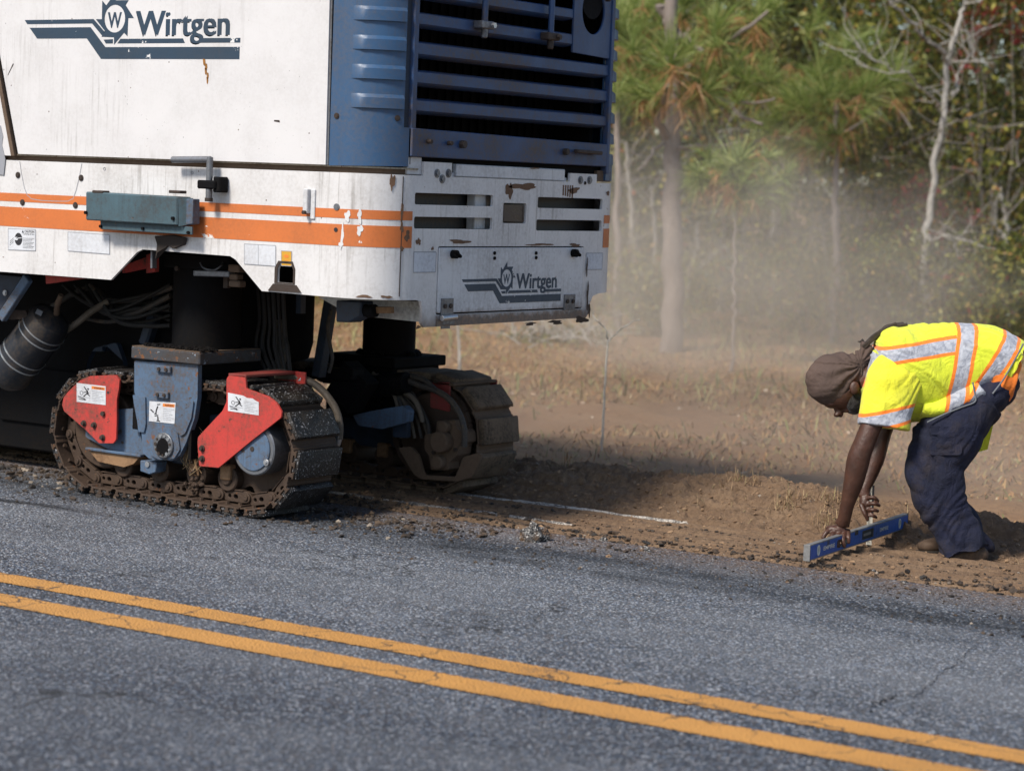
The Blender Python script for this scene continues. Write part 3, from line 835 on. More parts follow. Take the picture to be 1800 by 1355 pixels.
# --- rear: lens, door, hinges, strips
m = MB().prism(rrect(9.226, 1.452, 9.410, 1.532, .008, 2), rearplane(-6.207), 0, .03)
m.box((-6.2075, 9.232, 1.458), (-6.2055, 9.24, 1.526)).box((-6.2075, 9.396, 1.458), (-6.2055, 9.404, 1.526))
m.build('tail_lamp_lens', m_lens, mach, label='dark square lens in the white rear plate')
door = MB().prism(rrect(8.703, 1.029, 9.949, 1.328, .006, 2), rearplane(-6.196), 0, .02).build('rear_door', m_white_door, mach, bevel=.002, label='white hatch with slate blue emblem low on the rear')
MB().box((-6.40, 8.66, 1.0), (-6.23, 9.99, 1.36)).build('door_recess', m_black, mach)
def rcyl(name, y, z, r, x0, x1, mat, parent, n=16): return MB().cyl((x0, y, z), (x1, y, z), r, n).build(name, mat, parent)
for u, v in ((869, 445), (869, 454), (942, 445), (942, 453)):
    q = B(u, v, -6.195); rcyl('rivet', q.y, q.z, .0085, -6.20, -6.190, m_black, door, 10)
for u, v in ((797, 447), (1008, 445)):
    q = B(u, v, -6.19)
    m = MB().cyl((-6.198, q.y, q.z), (-6.165, q.y, q.z), .020, 14); m.bar((-6.170, q.y - .022, q.z + .016), (-6.170, q.y + .028, q.z - .012), .022, .014)
    m.build('door_latch', m_black, door, bevel=.003)
for (u0, v0, u1, v1) in ((777, 525, 797, 551), (993, 518, 1011, 541)):
    a = B(u0, v0, -6.19); b_ = B(u1, v1, -6.19)
    h = MB().box((-6.197, a.y, b_.z - .01), (-6.190, b_.y, a.z)).box((-6.20, a.y + .01, b_.z - .07 if u0 < 800 else b_.z - .01), (-6.1985, b_.y - .01, b_.z)).build('door_hinge', m_steel, door, bevel=.002)
    for yy in (a.y + .025, b_.y - .025): rcyl('hinge_screw', yy, (a.z + b_.z) / 2, .011, -6.192, -6.184, m_bolt, h, 10)
a = B(777, 558, -6.18); b_ = B(802, 557, -6.18)
MB().cyl((-6.178, a.y - .005, 1.006), (-6.178, a.y + .11, 1.010), .013).build('hinge_pin', m_zinc, mach, bevel=.002)
MB().box((-6.199, 8.745, .975), (-6.191, 8.84, 1.02)).build('hinge_leaf', m_steel, mach, bevel=.002)
skin('hatch_flange', [(yb0 + .11, .968), (yb1 - .04, .976), (yb1 - .04, 1.018), (yb0 + .11, 1.018)], m_white_door, -.006, -.001, label='stained lower flange of the rear hatch')
# faded film labels on the rear
for (a, b_) in (((726, 443), (766, 479)), ((1029, 445), (1059, 474))):
    p0 = su(a[0], b_[1]); p1 = su(b_[0], a[1])
    skin('film_label', [(p0[0], p0[1]), (p1[0], p0[1]), (p1[0], p1[1]), (p0[0], p1[1])], m_label_edge, -.002, -.0006)
    skin_line('label_edge', [(p0[0], p0[1]), (p1[0], p0[1]), (p1[0], p1[1]), (p0[0], p1[1]), (p0[0], p0[1])], .0035, m_ink_grey, -.0024)
# hinge brackets and cross bar between chassis and grille
MB().box((-6.232, 8.83, 1.655), (-6.205, 9.76, 1.712)).build('cross_bar', m_white_door, mach, bevel=.004, label='scraped white cross bar under the grille')
MB().box((-6.25, 8.80, 1.64), (-6.22, 9.80, 1.672)).build('cross_bar_back_plate', m_white_door, mach, bevel=.003)  # white plate set a little behind and below the cross bar
MB().box((-6.24, 8.46, 1.655), (-6.212, 8.565, 1.735)).build('corner_bracket', m_white_door, mach, bevel=.003)
MB().box((-6.235, 10.07, 1.66), (-6.21, 10.20, 1.715)).build('corner_bracket', m_dusty, mach, bevel=.003)
for k in range(5):
    MB().box((-6.2045, 9.735 + k * .021, 1.585 - .003 * k), (-6.198, 9.745 + k * .021, 1.635)).build('rust_streak', m_scab, mach)

# --- interior frame, belly
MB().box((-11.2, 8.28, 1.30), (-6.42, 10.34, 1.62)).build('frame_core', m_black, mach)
MB().box((-6.40, 8.44, 1.36), (-6.30, 10.2, 1.62)).build('inner_bumper', m_tank, mach)
MB().box((-6.42, 9.17, 1.40), (-6.28, 9.22, 1.60)).build('inner_rib', m_white_low, mach)
for y0 in (9.04,):
    MB().box((-6.29, y0, 1.412), (-6.24, y0 + .09, 1.58)).build('inner_bracket', m_white_door, mach, bevel=.004)
MB().box((-11.2, 8.30, 1.25), (-8.05, 10.3, 1.30)).build('belly_plate', m_black, mach)
MB().box((-11.2, 10.25, 1.10), (-6.5, 10.35, 1.3)).build('far_rail', m_black, mach)
# gutter under the engine cover
skin('gutter', [(-2.41, 1.652), (yb0 + .0, 1.652), (yb0 + .0, 1.682), (-2.41, 1.682)], m_dusty, .022, .030)
skin('gutter_lip', [(-2.41, 1.676), (yb0 - .06, 1.676), (yb0 - .06, 1.684), (-2.41, 1.684)], worn('rusty_cream_lip', (.42, .36, .27), .6, g=.8, rust=.4), .004, .022)

# --- engine cover (white) with emblem
sp = su(577, 292)[0] - .0
x_l0 = su(35, 275)[0]; x_l1 = su(0, 80)[0]
dx = (x_l1 - x_l0) / (su(0, 80)[1] - 1.684)
ZH = 3.05
cover = skin('engine_cover', [(x_l0, 1.684), (su(575, 292)[0], 1.684), (su(575, 292)[0] - .012, ZH), (x_l0 + dx * (ZH - 1.684), ZH)], m_white, -.012, .01, label='big white engine cover with slate blue emblem')
skin('cover_edge_strip', [(su(575, 292)[0] + .002, 1.684), (su(578.5, 292)[0], 1.684), (su(578.5, 292)[0] - .012, ZH), (su(575, 292)[0] - .010, ZH)], m_steel, -.006, .01)
m = MB()
a0 = Vector((x_l0 - .03, 1.674)); a1 = Vector((x_l0 - .03 + dx * (ZH - 1.684), ZH))
skin('cover_seal', [(a0.x - .012, a0.y), (a0.x + .012, a0.y), (a1.x + .012, a1.y), (a1.x - .012, a1.y)], m_dusty, -.02, .0, label='worn rubber seal left of the engine cover')
skin('cover_seal', [(a0.x + .014, a0.y + .01), (a0.x + .026, a0.y + .01), (a1.x + .026, a1.y), (a1.x + .014, a1.y)], m_black, -.006, .0)
skin('front_cover', [(SL - .4, 1.70), (a0.x - .016, 1.674), (a1.x - .016, ZH), (SL - .4, ZH)], m_white, -.004, .01, label='white cover ahead of the engine cover')
skin('front_skirt', [(SL - .4, 1.10), (SL, 1.10), (SL, 1.70), (SL - .4, 1.70)], m_white, 0, .01)
skin('grey_patch', [su(u, v) for u, v in ((-6, 215), (3, 222), (7, 240), (5, 255), (11, 280), (8, 308), (-6, 306))], m_ink_grey, -.007, -.005)
# emblem: gear wheel, bars and letters
def emblem(fn, d, parent, mat, matb, scale_w=1.0, rust=False):
    P = lambda pts: [(x, y) for x, y in pts]
    polys = [[(60, 150), (615, 147), (705, 249), (683, 275), (604, 181), (82, 183)],
             [(697, 308), (770, 304), (770, 337), (716, 338)],
             [(828, 302), (1303, 300), (1318, 335), (805, 337)],
             [(1432, 298), (1723, 297), (1723, 332), (1418, 333)],
             [(102, 212), (592, 210), (712, 366), (1720, 364), (1720, 456), (680, 458), (565, 298), (165, 298)]]
    for p in polys:
        MB().prism(P(p), fn, d, d + .001).build('emblem_bar', mat, parent)
    gear = [(862, 42), (928, 142), (885, 142), (882, 282), (855, 255), (780, 347), (778, 290), (680, 285), (705, 240), (633, 148), (680, 148), (680, 5), (712, 42), (780, -58), (785, 3), (885, 3)]
    hole = [(781 + 80 * math.cos(t * math.pi / 14), 145 + 108 * math.sin(t * math.pi / 14)) for t in range(28)]
    MB().prism(gear, fn, d, d + .001, [hole]).build('emblem_gear', mat, parent)
    m = MB()
    for q, (ox, oy) in enumerate(((-3, 0), (3, 0), (0, 2))): lettering(m, 'W', lambda a, b, e: fn(a + ox, b + oy, e), 728, 218, 832, 95, d - .0001 * q)
    m.build('emblem_letter', mat, parent)
    m = MB()
    vs, fs = text_tris('Wirtgen')
    xs = [q[0] for q in vs]; x0, x1 = min(xs), max(xs); zt = max(q[1] for q in vs)
    for q, (ox, oy) in enumerate(((-7, -4), (7, -4), (-7, 5), (7, 5), (0, 0))):
        m.add([fn(949 + ox + (x - x0) / (x1 - x0) * 690, 280 + oy - z / zt * 188, d - .0001 * q) for x, z in vs], fs)
    m.build('emblem_lettering', mat, parent)
def emb_side(a, b, d):
    s_, z_ = EA + a * EB, EC + b * ED
    return wrap(s_, z_, -.0122 - d)
p0 = su(30 + 60 / 4.39, 150 / 4.39, -.012); p1 = su(30 + 1723 / 4.39, 331 / 4.39, -.012)
pz0 = su(30 + 900 / 4.39, 457 / 4.39, -.012); pz1 = su(30 + 900 / 4.39, 0, -.012)
EB = (p1[0] - p0[0]) / (1723 - 60); EA = p0[0] - 60 * EB
ED = (pz1[1] - pz0[1]) / (0 - 457); EC = pz1[1]
emblem(emb_side, .0, cover, m_logo, m_logo)
q0 = B(812, 492, -6.195); q1 = B(986, 515, -6.195); q2 = B(884, 535, -6.195); q3 = B(986, 517, -6.195)
FB = (q1.y - q0.y) / (1723 - 60); FA = q0.y - 60 * FB
zb = B(986, 529, -6.195).z; zt_ = B(986, 507.5, -6.195).z
FD = (zb - zt_) / (456 - 297); FC = zt_ - 297 * FD
emblem(lambda a, b, d: Vector((-6.1956 + d, FA + a * FB, FC + b * FD)), .0, door, m_logo, m_logo)
# orange rust drip under the emblem
s_, z_ = su(364, 127)
for i in range(5):
    ss, zz = su(362 + i * 1.4 + (i % 2) * 2, 110 + i * 8)
    skin('rust_drip', [(ss + a * (1 - i * .08), zz + b) for a, b in [(-.008, .016), (.006, .013), (.009, -.002), (.004, -.018), (-.004, -.012)]], worn('orange_rust', (.34, .15, .03), .8, g=.5) if i == 0 else bpy.data.materials['orange_rust'], -.0135, -.0125, parent=cover)
for (u, v, l, wd) in ((22, 124, .04, .006), (490, 214, .035, .006)):
    ss, zz = su(u, v)
    skin('scuff', [(ss - l / 2, zz - (l * .7 if u < 100 else 0)), (ss + l / 2, zz + (l * .7 if u < 100 else -.004)), (ss + l / 2 - .004, zz + (l * .7 if u < 100 else 0) + wd), (ss - l / 2 + .002, zz + wd - (l * .7 if u < 100 else 0))], m_bolt, -.0135, -.0125, parent=cover)

# --- T handle bar with clamp
hp = YS - .055
a = S(303, 281, hp); b_ = S(372, 281, hp); c_ = S(367, 350, hp)
hd = MB().tube([(a.x, hp, a.z), (b_.x - .006, hp, b_.z + .001)], .0155, 14).tube([(c_.x + .0, hp, b_.z + .012), (c_.x, hp, c_.z)], .0155, 14).build('handle_bar', m_steel, mach, bevel=.002, label='bent grey steel bar handle on the side')
q = S(367, 324, hp)
MB().box((q.x - .055, hp - .022, q.z - .022), (q.x + .055, hp + .022, q.z + .018)).box((q.x + .03, hp - .01, q.z - .036), (q.x + .075, YS - .002, q.z + .036)).build('handle_clamp', m_black, hd, bevel=.006)
MB().cyl((c_.x, hp, c_.z + .005), (c_.x, hp, c_.z - .012), .019, 12).build('handle_tip', m_bolt, hd)
# small latch on the stripe
q = S(541, 356, YS - .02)
MB().box((q.x - .022, YS - .03, q.z - .05), (q.x + .004, YS, q.z + .06)).box((q.x + .004, YS - .008, q.z - .075), (q.x + .03, YS - .001, q.z + .06)).build('side_latch', m_white_door, mach, bevel=.003)
MB().cyl((q.x - .006, YS - .045, q.z - .045), (q.x - .006, YS - .02, q.z - .045), .009, 10).build('latch_pin', m_bolt, mach)

# --- teal box on the stripe
yb = YS - .11
def sp2(u, v, Y): p = S(u, v, Y); return (p.x, p.z)
bx = MB().prism([sp2(150, 337, yb), sp2(312, 346, yb), sp2(311, 397, yb), sp2(150, 387, yb)], sideplane(yb), 0, .10).build('tool_box', m_teal, mach, bevel=.006, label='faded teal steel box on the orange stripes')
MB().prism([sp2(313, 347, yb + .004), sp2(349, 349, YS - .02), sp2(350, 394, YS - .02), sp2(313, 398, yb + .004)], lambda a, b, d: Vector((a, yb + .006 + d + max(0, a - sp2(313, 347, yb)[0]) * .9, b)), 0, .006).build('box_side', m_teal, bx)
MB().prism([sp2(176, 388, yb + .03), sp2(337, 399, yb + .03), sp2(337, 413, yb + .03), sp2(176, 403, yb + .03)], sideplane(yb + .03), 0, .012).build('box_flange', m_teal, bx, bevel=.002)
MB().prism([sp2(312, 349, yb + .02), sp2(344, 350, yb + .05), sp2(344, 394, yb + .05), sp2(312, 397, yb + .02)], sideplane(yb + .03), 0, .05).build('box_end', m_blue_track, bx, bevel=.003)
for u, v in ((152, 374), (305, 384)): q = S(u, v, yb); MB().cyl((q.x, yb - .01, q.z), (q.x, yb, q.z), .009, 6).build('box_bolt', m_black, bx)
for u, v in ((178, 398), (252, 402), (332, 409)): q = S(u, v, yb + .03); MB().cyl((q.x, yb + .02, q.z), (q.x, yb + .03, q.z), .008, 6).build('box_bolt', m_black, bx)
for u in (176, 311): q = S(u, 338, yb + .02); MB().box((q.x - .035, yb + .0, q.z - .006), (q.x + .035, yb + .05, q.z + .008)).build('box_hinge', m_bolt, bx, bevel=.003)
# rag hanging below the box
rag = MB()
pts = [(272, 415), (300, 413), (322, 418), (318, 430), (300, 438), (288, 432), (280, 444), (266, 456), (268, 430)]
poly = [sp2(u, v, YS - .04) for u, v in pts]
rag.prism(poly, lambda a, b, d: Vector((a, YS - .035 + d + .018 * math.sin(a * 60) + .012 * math.sin(b * 80), b)), 0, .02)
rag.build('hanging_rag', m_cloth_dark, mach, bevel=.004, label='dark rag stuffed under the teal box')
q0_, q1_ = S(266, 442, YS + .05), S(275, 472, YS + .05)
MB().bar(S(270, 440, YS + .06), S(270, 472, YS + .06), .035, .012).build('hanger_strap', m_steel, mach, bevel=.002)
# red members inside the wheel arch
MB().prism([sp2(215, 468, 8.45), sp2(262, 450, 8.45), sp2(262, 470, 8.45), sp2(215, 480, 8.45)], sideplane(8.45), 0, .03).build('red_beam', m_red, mach)
MB().prism([sp2(257, 448, 8.42), sp2(272, 444, 8.42), sp2(272, 478, 8.42), sp2(257, 480, 8.42)], sideplane(8.42), 0, .03).build('red_beam', m_red, mach)
MB().prism([sp2(80, 484, 8.4), sp2(150, 489, 8.4), sp2(102, 496, 8.4), sp2(81, 499, 8.4)], sideplane(8.4), 0, .03).build('red_beam', m_red, mach)

# --- labels on the side
def side_label(u0, v0, u1, v1, v2, v3, mat=m_label, d=-.0022):
    pts = [su(u0, v0), su(u1, v2), su(u1, v3), su(u0, v1)]
    o = skin('label', pts, mat, d, d + .0012)
    skin_line('label_edge', pts + [pts[0]], .003, m_ink_grey, d - .0003)
    return pts
def on_label(pts):
    a, b_, c_, e_ = [Vector(p) for p in pts]
    return lambda x, y, d: wrap(*(a * (1 - x) * (1 - y) + b_ * x * (1 - y) + c_ * x * y + e_ * (1 - x) * y), d)
L = side_label(15, 402, 63, 439, 404, 441)
f = on_label(L)
m = MB(); lettering(m, 'CAUTION', f, .60, .16, .96, .05, -.0028, .02); m.prism([(.50, .17), (.58, .17), (.54, .04)], f, -.0028, -.0024)
lettering(m, 'Cutting drum', f, .54, .27, .96, .19, -.0028, .01)
for i in range(8): m.prism([(.54, .42 + i * .065), (.95 - (i % 3) * .05, .42 + i * .065), (.95 - (i % 3) * .05, .435 + i * .065), (.54, .435 + i * .065)], f, -.0028, -.0024)
m.prism([(.38 + .14 * math.cos(t * .35), .48 + .30 * math.sin(t * .35)) for t in range(18)], f, -.0027, -.0024)
for i in range(3): m.prism([(.06, .60 + i * .09), (.20, .42 + i * .09), (.20, .44 + i * .09), (.06, .62 + i * .09)], f, -.0028, -.0024)
m.build('label_print', m_ink, mach)
m = MB().prism([(.30 + .07 * math.cos(t * .45), .46 + .08 * math.sin(t * .45)) for t in range(14)], f, -.0031, -.0029).prism([(.3, .42), (.5, .40), (.5, .43), (.3, .46)], f, -.0031, -.0029)
m.build('label_print', m_label, mach)
side_label(120, 408, 193, 441, 413, 447)
L = side_label(430, 429, 485, 464, 432, 468)
f = on_label(L); MB().prism([(.44, 0), (.455, 0), (.455, 1), (.44, 1)], f, -.0028, -.0024).build('label_print', m_ink_grey, mach)
L = side_label(495, 441, 513, 467, 442, 468, m_yellow_label)
f = on_label(L); m = MB()
m.prism([(.5 + .25 * math.cos(t * .5), .35 + .12 * math.sin(t * .5)) for t in range(12)], f, -.003, -.0026); m.prism([(.3, .6), (.7, .6), (.7, .64), (.3, .64)], f, -.003, -.0026); m.prism([(.3, .75), (.7, .75), (.7, .79), (.3, .79)], f, -.003, -.0026)
m.build('label_print', m_orange_ink, mach)

# --- blue hood: louvred corner, grille
ZG0 = 1.700
cc = skin('louvred_corner', [(su(579, 292)[0], 1.681), (su(716, 300)[0], 1.690), (su(716, 300)[0] - .0, 1.862), (su(709, 230)[0], 1.862), (su(709, 230)[0], ZH), (su(579, 292)[0], ZH)], m_blue, -.004, .012, label='blue rounded corner panel with pressed louvres')
def louvre_set(s0, s1, z0, n, pitch, parent):
    for i in range(n):
        z = z0 + i * pitch
        m = MB(); N = 10
        for k in range(N + 1):
            s_ = s0 + (s1 - s0) * k / N
            e = min(1, min(k, (N - k) + 1.0) / 2.0) if k < N else 1
            e = min(1.0, k / 2.0)
            m.v += [wrap(s_, z, -.004), wrap(s_, z, -.004 - .011 * e), wrap(s_, z + .046, -.004 - .012 * e), wrap(s_, z + .062, -.004 - .001)]
        for k in range(N):
            a = k * 4; c = a + 4
            for j in range(3): m.f.append((a + j, c + j, c + j + 1, a + j + 1))
        m.f.append((N * 4, N * 4 + 1, N * 4 + 2, N * 4 + 3))
        m.build('louvre', m_blue, parent)
    return
zl = [su(660, y)[1] for y in (237, 187, 137, 85, 33)]
louvre_set(su(617, 200)[0], su(707, 200)[0], zl[1] - .008, 8, (zl[4] - zl[1]) / 3, cc)
for u, v in ((593, 204), (698, 208)):
    s_, z_ = su(u, v); p = wrap(s_, z_, -.004); q = wrap(s_, z_, -.1)
    bolt('panel_bolt', p, q - p, .009, .006, m_bolt, parent=cc)
skin('base_flange', [(su(716, 300)[0] + .002, 1.70), (su(724, 300)[0], 1.70), (su(724, 300)[0], ZH), (su(709, 230)[0] + .004, ZH), (su(709, 230)[0] + .004, 1.86), (su(716, 300)[0] + .002, 1.86)], m_blue_dark, .01, .03)
# far corner panel with its louvres seen edge on
fs0 = LA + (10.135 - YS - AR)
fc = skin('louvred_corner', [(fs0, 1.69), (fs0 + .7, 1.69), (fs0 + .7, ZH), (fs0, ZH)], m_blue, .03, .04, label='far rounded corner panel with louvres in profile')
for i in range(9):
    z = 1.745 + i * .0 + i * .1055
    s1 = fs0 + .02
    m = MB()
    for k in range(8):
        s_ = s1 + .35 * k / 7
        m.v += [wrap(s_, z, .03), wrap(s_, z, -.006), wrap(s_, z + .045, -.004), wrap(s_, z + .07, .03)]
    for k in range(7):
        a = k * 4; c = a + 4
        for j in range(3): m.f.append((a + j, c + j, c + j + 1, a + j + 1))
    m.f += [(0, 1, 2, 3), (28, 29, 30, 31)]
    m.build('louvre', m_blue, fc)
skin('corner_foot', [(fs0 - .005, 1.665), (fs0 + .4, 1.665), (fs0 + .4, 1.80), (fs0 - .005, 1.80)], m_blue, -.002, .03, parent=fc)
# grille frame
gy0, gy1 = 8.455, 10.125
grf = MB().prism([(gy0, 1.735), (gy1, 1.735), (gy1, 1.848), (gy0, 1.862)], rearplane(-6.19), 0, .03).build('grille_base_plate', m_blue_grille, mach, bevel=.004, label='blue lower plate of the rear grille')
MB().box((-6.225, gy0 - .0, 1.735), (-6.196, gy0 + .035, ZH)).box((-6.225, gy1 + .001, 1.70), (-6.192, gy1 + .028, ZH)).build('grille_post', m_blue_grille, mach, bevel=.003)
for u, v, r in ((752, 249, .010), (788, 252, .010), (811, 254, .018), (992, 267, .016), (1066, 0, .01)):
    q = B(u, v, -6.188); MB().cyl((-6.19, q.y, q.z), (-6.165, q.y, q.z), r, 8).build('plate_bolt', m_bolt, grf)
q = B(1030, 268, -6.17); MB().bar((-6.165, q.y - .1, q.z + .003), (-6.165, q.y + .13, q.z - .0), .03, .018).cyl((-6.19, q.y + .05, q.z), (-6.16, q.y + .05, q.z), .012, 8).build('plate_handle', m_bolt, grf, bevel=.004)
# slats: (left top v, left bottom v, right top v, right bottom v)
for i, (a, b_, c, e, u1) in enumerate([(173, 196, 207, 225, 1067), (123, 146, 162, 182, 1067), (72, 96, 117, 137, 1067), (22, 43, 61, 82, 1007), (-28, -8, 18, 36, 1007), (-80, -60, -28, -10, 1067), (-132, -110, -72, -54, 1067), (-184, -160, -116, -98, 1067)]):
    l0 = B(727, a, -6.215); l1 = B(727, b_, -6.215); r0 = B(u1, c, -6.215); r1 = B(u1, e, -6.215)
    zt = (l0.z + r0.z) / 2; zb = (l1.z + r1.z) / 2
    zt = l0.z * .5 + r0.z * .5
    m = MB()
    y0 = gy0 + .035; y1 = r0.y if u1 < 1060 else gy1
    prof = [(-6.214, zb), (-6.204, zb + .008), (-6.206, zt - .004), (-6.212, zt), (-6.285, zt + .012), (-6.285, zt + .004), (-6.216, zt - .012), (-6.222, zb + .01), (-6.27, zb - .004), (-6.27, zb - .008)]
    m.prism([(p[0], p[1]) for p in prof], lambda x, z, d: Vector((x, y0 + d, z)), 0, y1 - y0)
    m.build('grille_slat', m_blue_grille, mach)
# plate with round fan hole, top right of the grille
hc = B(1043, 15, -6.2)
MB().prism([(9.775, 2.285), (gy1, 2.275), (gy1, 3.0), (9.775, 3.0)], rearplane(-6.20), 0, .012, [circle(9.957, 2.50, .105, .115, 32)]).build('fan_plate', m_blue_grille, mach, bevel=.002, label='blue plate with a round opening in the grille')
MB().cyl((-6.27, 9.957, 2.56), (-6.21, 9.957, 2.56), .10, 28).build('duct_pipe', m_black, mach)
# pull rods with clamps
for (u, v0, v1) in ((853, -60, 56), (969, -60, 76)):
    a = B(u, v1, -6.17); t = B(u, v0, -6.17)
    rd = MB().tube([(-6.175, a.y, a.z + .02), (-6.175, a.y, t.z)], .015, 12).build('pull_rod', m_blue_grille, mach)
    MB().box((-6.205, a.y - .05, a.z + .012), (-6.15, a.y + .05, a.z + .048)).cyl((-6.175, a.y, a.z - .03), (-6.175, a.y, a.z + .02), .017, 10).build('rod_clamp', m_steel if u < 900 else m_bolt, rd, bevel=.005)
    MB().cyl((-6.16, a.y + .03, a.z + .03), (-6.135, a.y + .03, a.z + .03), .014, 6).build('clamp_bolt', m_zinc if u < 900 else m_bolt, rd)
# dark interior with radiator core and top
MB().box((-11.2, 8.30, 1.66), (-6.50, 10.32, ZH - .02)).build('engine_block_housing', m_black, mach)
MB().box((-6.5, 8.5, 1.7), (-6.28, 8.53, ZH)).box((-6.5, 10.09, 1.7), (-6.28, 10.12, ZH)).box((-6.5, 8.45, 1.69), (-6.23, 10.15, 1.733)).build('radiator_frame', m_black, mach)
m = MB()
for i in range(22): m.box((-6.495, 8.56 + i * .07, 1.75), (-6.485, 8.575 + i * .07, ZH - .05))
m.build('radiator_fins', m_black, mach)
MB().prism([(-11.6, 8.25), (-6.3, 8.25), (-6.2, 8.4), (-6.2, 10.2), (-6.3, 10.37), (-11.6, 10.37)], lambda a, b, d: Vector((a, b, ZH + d)), 0, .03).build('hood_roof', m_blue, mach)
MB().box((-11.7, 8.26, 1.1), (-11.2, 10.36, ZH)).build('front_body', m_white, mach)
# ------------------------------------------------------------------ running gear
def shoe_mesh(matpad, matst):
    """local: x along the track, y across (0 at the outer edge), z away from the track loop"""
    st = MB(); wd = .335
    st.prism([(-.088, -.006), (-.060, -.006), (-.055, .004), (.070, .004), (.076, -.006), (.086, -.006), (.086, .002), (.078, .004), (.072, .014), (-.058, .014), (-.064, .003), (-.088, .003)], lambda a, b, d: Vector((a, d, b)), 0, wd)
    for x in (-.052, .0, .052):                          # claws gripping the pad
        st.box((x - .009, -.004, .010), (x + .009, .012, .030)); st.box((x - .016, -.005, .026), (x + .016, .010, .035))
    pad = MB()
    pad.box((-.068, .004, .0145), (.068, wd - .004, .050))
    bl = MB()
    for x in (-.04, .04):
        for y in (.05, .28): bl.cyl((x, y, -.010), (x, y, .012), .011, 6)
    a = st.mesh('track_plate', matst, bevel=.002)
    b = pad.mesh('track_pad', matpad, bevel=.009, seg=2)
    # one shoe = plate and pad joined with two materials
    me = bpy.data.meshes.new('track_shoe')
    bm = bmesh.new(); bm.from_mesh(a)
    n0 = len(bm.faces)
    bm.from_mesh(b); bm.faces.ensure_lookup_table()
    for f in bm.faces[n0:]: f.material_index = 1
    n1 = len(bm.faces)
    c = bl.mesh('b', None); bm.from_mesh(c); bm.faces.ensure_lookup_table()
    for f in bm.faces[n1:]: f.material_index = 0
    # nibbled rubber edges
    for v in bm.verts:
        v.co += Vector((noise.noise(v.co * 40), 0, noise.noise(v.co * 33 + Vector((4, 4, 4))))) * .0022
    bm.to_mesh(me); bm.free()
    me.materials.append(matst); me.materials.append(matpad)
    return me
def link_mesh():
    m = MB()
    prof = [(-.085, -.022), (-.07, -.05), (-.03, -.062), (.05, -.064), (.074, -.058), (.092, -.040), (.090, -.018), (.07, -.006), (-.06, -.006), (-.078, -.010)]
    hole = circle(-.012, -.032, .014, .012, 10)
    for y0 in (.075, .225):
        m.prism(prof, lambda a, b, d: Vector((a, y0 + d, b)), 0, .028, [hole, circle(-.05, -.033, .010, .010, 8)])
        m.cyl((.062, y0 - .012, -.034), (.062, y0 + .03, -.034), .024, 14); m.cyl((.062, y0 - .020, -.034), (.062, y0, -.034), .013, 10)
        m.box((-.065, y0 - .006, -.068), (.035, y0 + .03, -.0625))
    m.cyl((.062, .09, -.034), (.062, .24, -.034), .02, 10)
    return m.mesh('track_link', m_chain, bevel=.002)
def loop_points(xc0, xc1, r, zc, n, start=.0):
    Ls = xc1 - xc0; P = 2 * Ls + 2 * math.pi * r
    out = []
    for i in range(n):
        s = (start + i / n) % 1 * P
        if s < Ls: p = (xc0 + s, zc - r); t = (1, 0)                       # bottom run
        elif s < Ls + math.pi * r:
            a = (s - Ls) / r; p = (xc1 + r * math.sin(a), zc - r * math.cos(a)); t = (math.cos(a), math.sin(a))
        elif s < 2 * Ls + math.pi * r:
            q = s - Ls - math.pi * r; p = (xc1 - q, zc + r); t = (-1, 0)
        else:
            a = (s - 2 * Ls - math.pi * r) / r; p = (xc0 - r * math.sin(a), zc + r * math.cos(a)); t = (-math.cos(a), -math.sin(a))
        out.append((p, t))
    return out
shoeA = shoe_mesh(m_pad, m_chain); shoeB = shoe_mesh(m_pad_dust, m_dusty)
linkA = link_mesh()
def track(x0, x1, y0, mirror, shoe, label, start):
    tr = MB()
    zc, r = .318, .268
    mat = m_blue_track if not mirror else m_dusty
    a, b = y0 + .10, y0 + .24
    tr.box((x0 + .18, a, .20), (x1 - .20, b, .46)); tr.box((x0 + .30, a + .01, .46), (x1 - .35, b - .01, .52))
    base = tr.build('crawler_track', m_blue_dark, mach, bevel=.008, label=label)
    for (p, t) in loop_points(x0, x1, r, zc, 22, start):
        T = Vector((t[0], 0, t[1])); N = Vector((t[1], 0, -t[0])); Yv = Vector((0, 1, 0))
        jig = rng.uniform(-.02, .02)
        if mirror:
            Mx = Matrix(((T.x, 0, N.x, p[0]), (0, -1, 0, y0 + .335), (T.z, 0, N.z, p[1]), (0, 0, 0, 1)))
        else:
            Mx = Matrix(((T.x, 0, N.x, p[0]), (0, 1, 0, y0), (T.z, 0, N.z, p[1]), (0, 0, 0, 1)))
        Mx = Mx @ Matrix.Rotation(jig, 4, 'Y')
        place_mesh('track_shoe', shoe, base, Mx)
        place_mesh('track_link', linkA, base, Mx)
    return base
X0, X1, Y0 = -8.115, -7.135, 8.50
nt_ = track(X0, X1, Y0, False, shoeA, 'near crawler track with tar coated rubber pads', .012)
ft_ = track(X0 + .12, X1 + .12, 9.86, True, shoeB, 'far crawler track caked in brown dust', .03)

# near track frame, guards, drums (plates just outside the chain)
YP = 8.52
def plate(pts, Y, d, name, mat, parent, lab=None, r=.012, bev=.003, holes=()):
    return MB().prism(rounded(ps(pts, Y), r), sideplane(Y), 0, d, holes).build(name, mat, parent, bevel=bev, label=lab)
plate([(150, 768), (152, 722), (236, 718), (255, 800), (205, 797)], YP + .015, .10, 'track_frame_plate', m_blue_track, nt_, 'blue grey side plate of the near track')
plate([(155, 790), (245, 803), (235, 815), (218, 821), (172, 811)], YP + .0, .10, 'rock_guard', m_mud, nt_, 'rust yellow ramp plate under the frame', r=.008)
MB().bar(S(153, 788, YP), S(250, 801, YP), .03, .014).build('frame_ledge', m_blue_track, nt_, bevel=.003)
